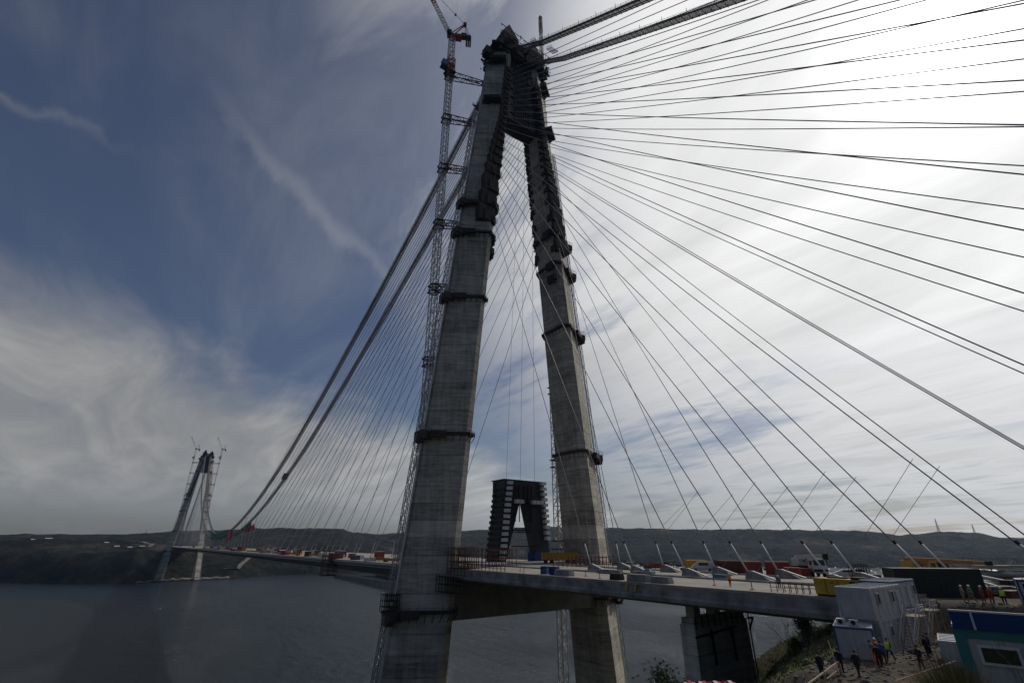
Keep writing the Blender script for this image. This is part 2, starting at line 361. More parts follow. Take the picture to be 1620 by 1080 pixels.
# far shores: (azimuth deg from +Y, shore distance, bank height, bank width, ridge distance, ridge elevation angle tangent)
def pix(x, y):
    up = Vector((0, 0, 1)); r = fw.cross(up).normalized(); u = r.cross(fw)
    return fw + r*((x-810)/754.24) - u*((y-540)/754.24)
TAB = []
for x, ys, bh, bw, yk, dk in [(-260, 922, 66, 150, 846, 3300), (0, 922, 66, 150, 846, 3300), (60, 923, 70, 150, 845.5, 3300), (120, 924, 72, 140, 846, 3300), (200, 924, 72, 150, 845, 3200), (250, 919.5, 68, 300, 841, 3100), (300, 917.5, 60, 420, 838.5, 3000),
        (370, 915.5, 52, 330, 837, 2900), (400, 912, 60, 260, 835.5, 2700), (440, 909, 70, 220, 835, 2600), (500, 908, 74, 220, 835, 2500), (532, 907.5, 72, 220, 836.5, 2500), (550, 907, 70, 240, 842, 2700), (590, 906.5, 70, 240, 845, 3300), (650, 906, 70, 260, 842, 3200),
        (740, 903, 70, 260, 839, 3100), (830, 899, 80, 300, 834, 3000), (900, 898, 80, 300, 833.5, 3000), (960, 896.5, 80, 300, 834.5, 2950), (1100, 896, 80, 300, 837, 2950), (1200, 896, 80, 300, 836.5, 2900),
        (1300, 897, 80, 300, 837.5, 2900), (1390, 898, 75, 300, 840, 2950), (1440, 898.5, 70, 300, 845.5, 3100), (1480, 899, 70, 300, 842.5, 3300), (1530, 899, 70, 300, 840, 3300), (1570, 900, 70, 300, 843, 3300), (1610, 901, 70, 300, 850, 3400), (1700, 902, 60, 300, 853, 3400), (1900, 903, 60, 300, 850, 3400), (2400, 905, 60, 300, 850, 3400)]:
    d = pix(x, ys); az = math.degrees(math.atan2(d.x, d.y)); D0 = CAM.z/(-d.z/math.hypot(d.x, d.y)); e = pix(x, yk); te = e.z/math.hypot(e.x, e.y)
    TAB.append((az, D0, bh, bw, dk, te))
TAB.sort(); TA = np.array(TAB)
def far_h(az, d):
    D0, bh, bw, dk, te = [np.interp(az, TA[:, 0], TA[:, i]) for i in range(1, 6)]
    hr = CAM.z + te*dk
    t = np.clip((d-D0)/bw, 0, 1); bank = bh*(1-(1-t)**2.2)
    s = np.clip((d-D0-bw)/(dk-D0-bw), 0, 1); s = s*s*(3-2*s)*.75 + s*.25
    h = bank + (hr-bh)*s
    h = np.where(d > dk, hr - (d-dk)*.03, h)
    h = np.where(d < D0, -(D0-d)*.12, h)
    X = CAM.x + d*np.sin(np.radians(az)); Y = CAM.y + d*np.cos(np.radians(az))
    amp = np.clip((d-D0)/260, 0, 1)
    ridge = 1-.86*np.exp(-((d-dk)/420)**2)
    h = h + amp*ridge*(17*fbm(X/150, Y/150, 5, 3)) + np.clip((d-D0)/60, 0, 1)*(3.6*fbm(X/26, Y/26, 4, 5))
    return X, Y, h
azs = np.linspace(TA[0, 0], TA[-1, 0], 1200); 
rows = []
ts = np.concatenate([np.linspace(-60, 0, 4)[:-1], np.linspace(0, 420, 60), np.linspace(430, 2600, 120)])
D0s = np.interp(azs, TA[:, 0], TA[:, 1]) + 9*fbm(azs*.9, azs*0, 5, 11) 
vs = []
for t in ts:
    X, Y, h = far_h(azs, D0s+t)
    vs.append(np.stack([X, Y, h], 1))
A = np.array(vs); nr, nc = A.shape[:2]
b = MB(); b.v = [tuple(p) for p in A.reshape(-1, 3).tolist()]; b.f = [(i*nc+j, i*nc+j+1, (i+1)*nc+j+1, (i+1)*nc+j) for i in range(nr-1) for j in range(nc-1)]; b.mi = [0]*len(b.f)
tag(b.build('hills', M_HILL, smooth=True), 'dark wooded hills and bluffs along the far shore', kind='structure')
def far_z(x, y):
    d = math.hypot(x-CAM.x, y-CAM.y); az = math.degrees(math.atan2(x-CAM.x, y-CAM.y))
    return float(far_h(np.array([az]), np.array([d]))[2][0])

# near hillside: thin-plate surface through surveyed points
CP = [(-97, -131, 82.2), (-91, -123, 80.2), (-93, -128, 81.6), (-101, -124, 79.5), (-81, -119.5, 76.6), (-88, -110, 73.5), (-79, -107, 71), (-62, -83, 56), (-75, -80, 54), (-50, -50, 38), (-31, 0, 7), (31, 0, 7), (0, 0, 5), (-60, 25, -8), (0, 35, -8), (60, 25, -8),
      (-110, -60, 30), (-140, -10, -8), (-170, -70, 10), (-180, -131, 60), (-110, -160, 84), (-97, -200, 92), (-30, -200, 88), (40, -200, 84), (100, -200, 70), (-85, -131, 80.8), (-80, -135, 80.3), (-70, -142, 80),
      (-73, -125, 79), (-72, -132, 79), (-66, -128, 78.6), (-60, -122, 75.8), (-12, -78, 58.5), (-22, -80, 58), (-10, -68, 52), (23, -60, 60), (8, -74, 62.5), (-10, -87, 67.5), (-22, -95.5, 71), (-28, -98.7, 73.4), (-38, -104, 73.6), (0, -60, 46), (45, -42, 40), (20, -45, 42), (80, -40, 18), (110, -20, -6), (90, 0, -10), (60, -85, 58),
      (-50, -105, 72), (-60, -104, 69), (-45, -98, 70), (-38, -92, 66), (-20, -88, 63.5), (-50, -85, 58), (-35, -70, 50), (10, -100, 75), (40, -105, 76), (40, -130, 78), (90, -120, 70), (140, -100, 40), (160, -40, -8), (160, -160, 60), (0, -150, 80), (-40, -150, 80), (-60, -140, 79.4)]
_c = np.array(CP, float); _n = len(_c)
def _phi(r): return np.where(r > 1e-6, r*r*np.log(np.maximum(r, 1e-6)), 0)
_K = _phi(np.hypot(_c[:, None, 0]-_c[None, :, 0], _c[:, None, 1]-_c[None, :, 1])) + np.eye(_n)*30
_P = np.c_[np.ones(_n), _c[:, :2]]
_w = np.linalg.solve(np.block([[_K, _P], [_P.T, np.zeros((3, 3))]]), np.r_[_c[:, 2], 0, 0, 0])
def sm(t): t = np.clip(t, 0, 1); return t*t*(3-2*t)
def near_h(x, y, noise=True):
    x = np.atleast_1d(np.asarray(x, float)); y = np.atleast_1d(np.asarray(y, float))
    h = _phi(np.hypot(x[:, None]-_c[None, :, 0], y[:, None]-_c[None, :, 1])) @ _w[:_n] + _w[_n] + _w[_n+1]*x + _w[_n+2]*y
    if noise: h = h + .35*fbm(x/6, y/6, 4, 2) + .1*fbm(x/1.3, y/1.3, 2, 4)
    m = sm((x+57)/4)*sm((-20-x)/4)*sm((-105.5-y)/2.5)*sm((y+124)/4); h = h*(1-m) + 74.7*m          # the yard of the site cabins
    m = sm((x+23)/4)*sm((75-x)/15)*sm((-104.5-y)/2.0)*sm((y+150)/20); h = h*(1-m) + 77.85*m         # the approach fill behind the deck end
    m = sm((x+77)/3)*sm((-62-x)/3)*sm((-121-y)/3)*sm((y+140)/3); h = h*(1-m) + 79.0*m             # bench of the teal cabin
    return h
def gz(x, y): return float(near_h(x, y)[0])
gx = np.arange(-190, 171, 1.25); gy = np.arange(-205, 61, 1.25)
GX, GY = np.meshgrid(gx, gy); GH = near_h(GX.ravel(), GY.ravel())
b = MB(); b.v = np.stack([GX.ravel(), GY.ravel(), GH], 1).tolist(); nx = len(gx)
for i in range(len(gy)-1):
    for j in range(nx-1):
        k = i*nx+j; x, y = gx[j], gy[i]
        b.f.append((k, k+1, k+nx+1, k+nx)); b.mi.append(1 if (-56 < x < -17 and -123 < y < -105.5) or (x > -17 and y < -105) else 0)
tag(b.build('ground', [M_NEAR, M_YARD], smooth=True), 'near hillside of rough grass and bare earth under the viewpoint', kind='structure')

# ------------------------------------------------------------------ tower
def sc(z): return 30.6 - .0937*(z-79)              # leg centre offset from the axis
def gg(z): return np.interp(z, [0, 40, 79, 168, 250, 310], [1.10, 1.06, 1.0, .86, .76, .70])
SEC = [(-5.5, -6.5), (-2.8, -8.2), (8.0, -1.3), (8.0, 1.3), (-2.8, 8.2), (-5.5, 6.5)]
def section(sg, z, grow=0.):
    g = float(gg(z)); out = []
    for o, y in SEC:
        l = math.hypot(o, y); o2 = o*g*(1+grow/l); y2 = y*g*(1+grow/l)
        out.append((sg*(sc(z)+o2), y2, z))
    return out if sg > 0 else out[::-1]
RINGS = [204, 190, 162, 114, 67.5]
ANCH = [196.4, 204, 211.4, 219.9, 226, 230.7, 235, 239.3, 243, 246.4, 249.8, 253.3, 256.7, 260, 263, 266, 269, 272.1, 275.2, 278.3, 281.4, 284.6]
def anchor_x(z): return 16.2 - .092*(z-196.4)
def make_tower():
    T = thing('suspension_tower', 'tall near A-shaped concrete bridge tower with banded grey legs and dark platforms', 'bridge tower', (0, 0, 0))
    for sg in (-1, 1):
        leg = MB(); leg.loft([section(sg, z) for z in (2, 40, 79, 120, 168, 210, 250, 298)]); lo = leg.build('leg', M_TOWER, T)
        # work platforms round the leg, each a walkway slab with brackets and rails
        for z in RINGS:
            p = MB()
            big = z in (204,)
            a = section(sg, z, 1.25 if not big else 1.7); c = section(sg, z+.25, 1.25 if not big else 1.7); i0 = section(sg, z, -.2); i1 = section(sg, z+.25, -.2)
            sk = section(sg, z-1.9, .25)
            n = 6
            for j in range(n):
                if z != 204 and ((sg < 0 and j in (2,)) or (sg > 0 and j in (3,))): pass
                k = (j+1) % n
                p.add([i0[j], i0[k], a[k], a[j], i1[j], i1[k], c[k], c[j]], [(0, 1, 2, 3), (7, 6, 5, 4), (2, 6, 7, 3), (1, 5, 6, 2), (0, 3, 7, 4)])
                A0, B0 = Vector(a[j]), Vector(a[k]); S0, S1 = Vector(sk[j]), Vector(sk[k])
                m = max(2, round((B0-A0).length/2.2))
                for q in range(m+1):
                    t = q/m; top = A0.lerp(B0, t); bot = S0.lerp(S1, t)
                    p.bar(top, bot, .16); p.bar(top, top+Vector((0, 0, 1.3)), .10)
                for hh in (.65, 1.3): p.bar(A0+Vector((0, 0, hh)), B0+Vector((0, 0, hh)), .09)
                # toe and side boarding
                p.add([A0, B0, B0+Vector((0, 0, .9)), A0+Vector((0, 0, .9))], [(0, 1, 2, 3)])
            g_ = float(gg(z)); ox = sc(z)+8.4*g_
            p.box((sg*(ox+.6), -1.0, z-.3), (3.4, 4.6, 2.3)); p.box((sg*(ox+1.6), -1.0, z-1.9), (1.6, 3.6, 1.2)); p.box((sg*(ox-2.6), -5.0*g_, z-.1), (4.6, 1.4, 1.8), rz=sg*.55)
            for q in range(5): p.bar((sg*(ox-.9+q*.8), -3.3, z+.8), (sg*(ox-.9+q*.8), -3.3, z+2.1), .09)
            p.bar((sg*(ox-.9), -3.3, z+2.1), (sg*(ox+2.3), -3.3, z+2.1), .09)
            p.build('work_platform', M_BROWN, T)
        # stay anchor boxes stepping up the leg on both deck-facing sides
        for fy in (-1, 1):
            for k, z in enumerate(ANCH):
                p = MB(); rr = random.Random(k*7+fy+sg*3)
                x = sg*(anchor_x(z)); y = fy*(7.2*gg(z)/.8*.8)
                nz = ANCH[k+1] if k < 21 else z+3.1
                hh = (nz-z)*.94; w = max(3.3, 7.0-.36*k) if fy < 0 else max(2.2, 3.4-.12*k); zz = z+hh*.42
                p.box((x+sg*(w/2-1.1), fy*(6.2*gg(z)), zz), (w, 3.0*gg(z)+.6, hh))
                p.box((x+sg*(w*.36-1.1), fy*(7.9*gg(z)), zz-hh*.18), (w*.66, 1.5, hh*.62))
                p.box((x-sg*.9, fy*(6.4*gg(z)), zz-hh*.3), (1.6, 2.2, hh*.4))
                p.bar((x, fy*6*gg(z), z), (x, fy*9.8*gg(z), z-1.2), .45)
                p.bar((x+sg*(w-1.1), fy*(7.8*gg(z)), zz+hh*.5), (x-sg*1.1, fy*(8.4*gg(z)), zz+hh*.5), .16); p.bar((x+sg*(w-1.3)*rr.random(), fy*8.4*gg(z), zz-hh*.5), (x+sg*.4, fy*8.5*gg(z), zz+hh*.9), .12)
                p.build('anchor_box', M_BROWN, T)
                if k % 3 == 0:
                    q = MB(); 
                    yy = fy*(8.9*gg(z))
                    for dx in (-.9, 1.6):
                        q.bar((x+dx, yy, z-1), (x+dx, yy, z+1.6), .14)
                    q.bar((x-.9, yy, z+1.6), (x+1.6, yy, z+1.6), .12); q.bar((x-.9, yy, z+.6), (x+1.6, yy, z+.6), .1)
                    q.box((x-sg*.6, yy-fy*.5, z-.4), (.9, 1.4, 1.1))
                    q.build('access_stage', M_DARK, T)
        # inclined hoist mast up the outer edge
        m = MB(); 
        p0 = Vector((sg*(sc(4)+8*1.09+2.2), 0, 4)); p1 = Vector((sg*(sc(255)+8*.76+1.8), 0, 255))
        m.lattice(p0, p1, 1.2, .17, 1.8)
        hm = m.build('hoist_mast', M_GREY, T)
        g = MB(); g.bar(p0+Vector((sg*-1.0, -.9, 0)), p1+Vector((sg*-1.0, -.9, 0)), .35); g.build('guide_rail', M_STAYW, hm)
        # bracket shutters on the inner faces
        for z in (184, 190, 205):
            q = MB(); q.box((sg*(sc(z)-5.5*gg(z)-.8), -3.5, z), (1.6, 4.5, 2.6)); q.box((sg*(sc(z)-5.5*gg(z)-1.3), -3.5, z-1.9), (.9, 3.0, 1.2)); q.build('inner_bracket', M_DARK, T)
    # tie slab between the legs near the top
    p = MB(); p.loft([[(-sc(z)+4*gg(z), -4.0, z), (sc(z)-4*gg(z), -4.0, z), (sc(z)-4*gg(z), 4.0, z), (-sc(z)+4*gg(z), 4.0, z)] for z in (258, 275, 300)])
    tp = p.build('tie_panel', M_CLAD, T)
    q = MB()
    for i in range(7): q.box((-4+i*1.35, -4.25, 279), (.28, .4, 40))
    for z in range(262, 300, 5): q.box((0, -4.2, z), (12, .5, .5))
    q.build('panel_rib', M_DARK, tp)
    # cross beam under the deck
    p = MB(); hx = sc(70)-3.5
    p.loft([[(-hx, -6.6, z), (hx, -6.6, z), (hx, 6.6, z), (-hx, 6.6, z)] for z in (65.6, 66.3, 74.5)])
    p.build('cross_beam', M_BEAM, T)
    # saddle housings, formwork and gear on the top
    p = MB()
    for sg in (-1, 1):
        x = sg*7.6
        p.box((x, 0, 299.5), (13.5, 14.5, 3.0)); p.box((x, 0, 302.8), (11.0, 13.2, 4.0)); p.box((x, -1, 307), (8.8, 11.5, 4.6))
        # gabled saddle cover
        p.add([(x-4.6, -6.5, 309), (x+4.6, -6.5, 309), (x+4.6, 6, 309), (x-4.6, 6, 309), (x, -5.2, 318.5 if sg < 0 else 317), (x, 4.2, 318.5 if sg < 0 else 317)], [(0, 1, 4), (1, 2, 5, 4), (2, 3, 5), (3, 0, 4, 5), (3, 2, 1, 0)])
    p.box((0, 0, 300.5), (9, 11, 5)); p.box((0, -2, 306), (8, 8, 3))
    p.box((-17.8, -2, 293.5), (3.4, 4.0, 4.2)); p.bar((-14, -2, 297), (-18.5, -2, 295), 1.0)
    p.build('saddle_housing', M_DARK, T)
    q = MB(); rr = random.Random(4)
    for i in range(150):
        a = Vector((rr.uniform(-15, 15), rr.choice((-1, 1))*rr.uniform(6.2, 8.4), rr.uniform(294, 311)))
        if abs(a.x) < 14 and a.z > 311: continue
        k = rr.random()
        if k < .35: q.bar(a, a+Vector((0, 0, rr.uniform(1, 3.2))), .28)
        elif k < .7: q.bar(a, a+Vector((rr.uniform(-3.5, 3.5), 0, rr.uniform(-.6, .6))), .3)
        else: q.box(a, (rr.uniform(.8, 2.6), rr.uniform(.5, 1.5), rr.uniform(.5, 1.6)))
    for sg in (-1, 1):
        for z in (301.2, 304.9, 309.4):
            for y in (-8.2, 8.2):
                q.bar((sg*1.5, y, z), (sg*14.6, y, z), .2)
                for i in range(8): q.bar((sg*(1.5+i*1.8), y, z-1.2), (sg*(1.5+i*1.8), y, z+.4), .12)
    q.build('saddle_scaffold', M_BROWN, T)
    for z in (300, 289, 262):
        for sg in (-1, 1):
            q = MB(); q.box((sg*(sc(z)+5.9*.7), 0, z), (3.4, 6.5, 2.6)); q.box((sg*(sc(z)+3.0), -5.0, z), (7.5, 3.2, 1.6), rz=sg*.62); q.build('top_bracket', M_DARK, T)
    return T
tower = make_tower()
ft = dup(tower, (0, 1408, 0), label='distant A-shaped bridge tower standing on the far shore'); ft['group'] = 'suspension towers'; tower['group'] = 'suspension towers'

# ------------------------------------------------------------------ decks
def extrude_y(b, prof, y0, y1, n=1):
    b.loft([[(x, y0+(y1-y0)*i/n, z) for x, z in prof] for i in range(n+1)])
ZD = 78.2
dk = thing('side_span_deck', 'grey concrete side span deck running from the near tower toward the cabins', 'bridge deck', (0, 0, ZD))
b = MB(); prof = [(-29.2, ZD-.35), (-29.2, ZD-1.45), (-29.45, ZD-1.6), (-29.6, ZD-1.85), (-29.5, ZD-2.35), (-27.5, ZD-2.9), (-18, ZD-3.6), (18, ZD-3.6), (27.5, ZD-2.9), (29.5, ZD-2.35), (29.6, ZD-1.85), (29.2, ZD-1.45), (29.2, ZD-.35)]
extrude_y(b, prof, -107, 10); b.build('box_girder', M_CONC, dk, True)
b = MB(); extrude_y(b, [(-29.25, ZD-.35), (29.25, ZD-.35), (29.25, ZD), (-29.25, ZD)], -107, 10.0); b.build('running_surface', M_DECKTOP, dk, True)
b = MB()
for x in (-13.2, -12.0, 3.5, 5.0): b.box((x, -48, ZD+.12), (.35, 118, .26))
b.build('rail_kerb', M_CONC, dk, True)
for y in (-70.2, -72.0):
    b = MB(); b.box((-29.33, y, ZD-.85), (.12, .45, 1.15), rx=.35); b.build('fascia_marking', M_YEL, dk, True)
dm = thing('main_span_deck', 'slim painted steel deck of the main span crossing the strait', 'bridge deck', (0, 60, ZD))
b = MB(); prof2 = [(-29.2, ZD-.2), (-29.6, ZD-.8), (-30.1, ZD-1.5), (-21, ZD-4.6), (21, ZD-4.6), (30.1, ZD-1.5), (29.6, ZD-.8), (29.2, ZD-.2)]
extrude_y(b, prof2, 10.3, 1398, 20); b.build('box_girder', M_DECKSTEEL, dm, True)
b = MB(); extrude_y(b, [(-29.25, ZD-.2), (29.25, ZD-.2), (29.25, ZD), (-29.25, ZD)], 10.3, 1398); b.build('running_surface', M_DECKTOP, dm, True)
b = MB(); b.box((-29.85, 704, ZD-.5), (.5, 1385, .35)); b.build('edge_fairing', M_GREY, dm, True)
b = MB(); extrude_y(b, prof2, 1398.3, 1700, 4); tag(b.build('side_span_deck', M_CONC), 'concrete deck beyond the distant tower on the far shore', 'bridge deck')
# erection truss under the main span beside the near tower
b = MB()
for x in (-28, -10, 10, 26):
    b.bar((x, 10, ZD-5.4), (x, 92, ZD-5.4), .5); b.bar((x, 10, ZD-8.8), (x, 90, ZD-7.2), .5)
    for i in range(27):
        y = 12+i*3; zb = ZD-8.8+1.6*(y-10)/80
        b.bar((x, y, ZD-5.4), (x, y, zb), .3); b.bar((x, y, ZD-5.4), (x, y+3, zb), .22)
for i in range(14): b.bar((-28, 12+i*6, ZD-8.6+i*.12), (26, 12+i*6, ZD-8.6+i*.12), .3)
tag(b.build('erection_truss', M_GREY), 'grey steel truss slung under the main span deck left of the near tower', 'truss')
# hanging scaffold gantry on the main span
g = thing('inspection_gantry', 'rust red scaffold gantry wrapping the deck edge left of the near tower', 'gantry', (-29, 92, ZD))
b = MB()
for i in range(3):
    for j in range(3):
        b.bar((-33+j*2.6, 89.5+i*2.2, ZD-6.4), (-33+j*2.6, 89.5+i*2.2, ZD+3.0), .24)
for z in (-6.2, -4.4, -2.4, -.4, 1.2, 2.8):
    for j in range(3): b.bar((-33+j*2.6, 89.5, ZD+z), (-33+j*2.6, 93.9, ZD+z), .2)
    for i in range(3): b.bar((-33, 89.5+i*2.2, ZD+z), (-27.8, 89.5+i*2.2, ZD+z), .2)
for z in (-6.2, -2.4): b.bar((-33, 89.5, ZD+z), (-27.8, 89.5, ZD+z+2), .16); b.bar((-33, 89.5, ZD+z), (-33, 93.9, ZD+z+2), .16)
b.build('frame', M_REDST, g, True)
b = MB()
for z in (-6.1, -2.3, .6): b.box((-30.4, 91.7, ZD+z), (5.6, 4.6, .2))
b.build('platform', M_BROWN, g, True)

# pier
PX0, PX1 = -20.9, -5.6
pr = thing('side_span_pier', 'broad dark concrete pier standing under the side span deck', 'pier', (PX0*.5+PX1*.5, -75, 54))
b = MB(); b.loft([[(PX0-k*.2, -76.4, z), (PX1+k*.6, -76.4, z), (PX1+k*.6, -73.6, z), (PX0-k*.2, -73.6, z)] for k, z in ((1.5, 50), (0, 71.8))])
b.build('shaft', M_PIER, pr, True)
b = MB(); b.box((PX0*.5+PX1*.5, -75, 72.3), (PX1-PX0-.5, 2.4, 1.0))
for x in (PX0+2, (PX0+PX1)/2, PX1-2): b.box((x, -75, 73.7), (1.7, 1.6, 1.8))
b.build('pier_head', M_PIER, pr, True)
b = MB(); b.bar((PX1, -76.7, 71.8), (PX1+1.7, -76.7, 71.8), .3); b.bar((PX1+1.7, -76.7, 71.8), (PX1, -76.7, 70), .25); b.bar((PX1+.2, -76.7, 71.8), (PX1+.5, -76.7, 54), .14)
for x in np.arange(PX0, PX1, 1.7): b.bar((x, -76.7, 71.4), (x, -76.7, 73.2), .12)
b.bar((PX0-.5, -76.7, 70.2), (PX1-4, -76.7, 70.9), .2)
for x in (PX0+4, PX1-5.5): b.bar((x, -76.6, 71), (x+.3, -76.6, 66), .3); b.build('access_frame', M_DARK, pr, True)
# formwork shelf at the right tower leg
b = MB(); b.box((33.5, -9.6, 68.6), (5.5, 3.4, .3)); b.box((34.6, -10.2, 70.2), (3.6, 2.4, .3)); b.box((32.5, -9.2, 71.6), (3.6, 2.4, .3))
for x in (31, 33.5, 36): b.bar((x, -11, 68), (x, -11, 72.4), .2)
tag(b.build('formwork_shelf', M_REDST), 'rusty formwork shelf on the right tower leg under the deck', 'formwork')

# ------------------------------------------------------------------ main cables with catwalks
def cable_pts(side):
    out = []
    xt = -5.5 if side < 0 else 7.0; xm = -9.5 if side < 0 else .5
    for i in range(12): 
        y = -310+i*310/12.; out.append(Vector((xt, y, 304+.735*y + .00012*y*(y+310))))
    for i in range(61):
        y = 1408*i/60.; a = min(1, min(y, 1408-y)/260.); xx = xt+(xm-xt)*(1-(1-a)**2)
        out.append(Vector((xx, y, 93.0+(y-704)**2*(215./704**2))))
    for i in range(1, 9): 
        y = 1408+i*310/8.; out.append(Vector((xt, y, 308-.735*(y-1408))))
    return out
for side, lab in ((-1, 'left-hand main suspension cable with its hanging catwalk'), (1, 'right-hand main suspension cable with its hanging catwalk')):
    pts = cable_pts(side); mc = thing('main_cable', lab, 'suspension cable', pts[12], group='main suspension cables')
    b = MB(); b.tube(pts, .36, 8); b.build('strand', M_CABLE, mc, True)
    fl = MB(); rl = MB(); xb = MB()
    n = 0
    for i in range(len(pts)-1):
        p, q = pts[i], pts[i+1]; a = q-p; L = a.length
        u = Vector((1, 0, 0)); dn = Vector((0, 0, -1.5)); 
        A, B = p+dn, q+dn
        for s0 in (-1.45, -1.05, -.65, -.25, .15, .55, .95, 1.2):
            s1 = s0+.27; o1 = Vector((0, 0, .1))
            fl.add([A+u*s0, A+u*s1, B+u*s1, B+u*s0, A+u*s0+o1, A+u*s1+o1, B+u*s1+o1, B+u*s0+o1], [(3, 2, 1, 0), (4, 5, 6, 7), (0, 1, 5, 4), (2, 3, 7, 6), (1, 2, 6, 5), (3, 0, 4, 7)])
        near = (p.y < 120)
        for s_ in (-1.45, 1.45):
            for hh in (.6, 1.25): rl.bar(A+u*s_+Vector((0, 0, hh)), B+u*s_+Vector((0, 0, hh)), .07 if near else .12)
        m = int(L/ (2.6 if near else 7))
        for k in range(m):
            c = A.lerp(B, k/m)
            for s_ in (-1.45, 1.45): rl.bar(c+u*s_, c+u*s_+Vector((0, 0, 1.4)), .08 if near else .12)
            fl.bar(c-u*1.6+Vector((0, 0, -.1)), c+u*1.6+Vector((0, 0, -.1)), .14)
            if near and k % 4 == 1: rl.bar(c-u*1.45, c-u*1.45+Vector((0, 0, 2.6)), .12)
    f = fl.build('catwalk', M_MESH, mc, True); rl.build('handrail', M_GREY, f, True)
    # hangers near mid-span
    for y in (478, 502, 526, 550, 574, 598, 622, 646, 670, 694, 718, 742, 766, 790, 814, 838, 862, 886, 910, 934):
        zc = 93.0+(y-704)**2*(215./704**2); h = MB(); x = -9.5 if side < 0 else .5
        if zc > ZD+2: h.tube([(x, y, ZD), (x, y, zc)], .17, 5); h.build('hanger', M_STAY, mc, True)
# lifting frames hauled along the side span catwalks, plus the traveller on the main span cable
def frame(name, label, c, s=1.0):
    b = MB(); u = Vector((1, 0, 0)); a = Vector((0, -.8, -.58)).normalized(); c = Vector(c)
    for i in range(6): b.bar(c+a*i*.9*s-u*1.9*s, c+a*i*.9*s+u*1.9*s, .16)
    for k in (-1.9, 0, 1.9): b.bar(c+u*k*s, c+u*k*s+a*4.5*s, .18)
    for k in (-1.9, 1.9):
        b.bar(c+u*k*s+Vector((0, 0, 1.4)), c+u*k*s+a*4.5*s+Vector((0, 0, 1.4)), .12)
        for i in range(4): b.bar(c+u*k*s+a*i*1.5*s, c+u*k*s+a*i*1.5*s+Vector((0, 0, 1.4)), .1)
    tag(b.build(name, M_DARK), label, 'carriage')
frame('hauling_carriage', 'dark ladder-like frame above the upper catwalk right of the tower top', (2.5, -11, 306))
frame('hauling_carriage', 'dark ladder-like frame between the two catwalks beside the tower top', (6.5, -18, 296))
frame('hauling_carriage', 'small dark ladder-like frame on the cable left of the tower top', (-9, 24, 290), .5)
b = MB(); y = 372; z = 93.0+(y-704)**2*(215./704**2)
for k in range(3): b.box((.5, y-k*3, z+k*1.2+.4), (4.4, 2.2, 2.6)); 
b.bar((.5, y-9, z+6), (.5, y+5, z), .5)
tag(b.build('cable_traveller', M_DARK), 'dark traveller machine clamped half way down the right main cable', 'cable machine')
# fabrics at mid-span
def drape(name, m, label, P0, P1, drop, sag, n=14, cat='fabric sheet'):
    b = MB(); P0, P1 = Vector(P0), Vector(P1); rows_ = []
    for side_ in (0, .12):
        for j in range(5):
            for i in range(n+1):
                t = i/n; p = P0.lerp(P1, t); p.z -= sag*4*t*(1-t)*.5 + drop*j/4*(1+.12*math.sin(i*1.9)); p.x += .8*math.sin(i*1.3+j*.7)+side_; rows_.append(p)
    W_ = n+1; f = [(j*W_+i, j*W_+i+1, (j+1)*W_+i+1, (j+1)*W_+i) for j in range(4) for i in range(n)]
    o = 5*W_; f += [tuple(x+o for x in q[::-1]) for q in f[:]]
    b.add(rows_, f); return tag(b.build(name, m), label, cat)
drape('fabric_sheet', M_GREENF, 'green fabric sheet slung between the main cables at mid-span', (-9.5, 600, 101), (-9.5, 790, 100), 9, 5)
drape('fabric_sheet', M_GREENF, 'green fabric wrap on the right main cable near mid-span', (.5, 510, 107), (.5, 620, 96), 4.5, 1)
fl = drape('flag', M_REDF, 'huge red flag with white crescent and star hung above the deck at mid-span', (-10.4, 556, 100), (-10.4, 596, 96), 10, 1.0, cat='flag')
fl['kind'] = 'thing'
b = MB(); b.tube([(-11.6, 568+3.2*math.cos(t), 93.6+3.2*math.sin(t)) for t in np.linspace(.7, 5.6, 14)], .6, 5); b.box((-11.6, 576, 93.4), (.3, 1.5, 1.5), rx=.3)
b.build('crescent_and_star', M_MODW, fl)
drape('flag', M_REDF, 'long red banner on the far side of the mid-span deck', (3, 560, 101.5), (3, 500, 105), 6, 1.0, cat='flag')

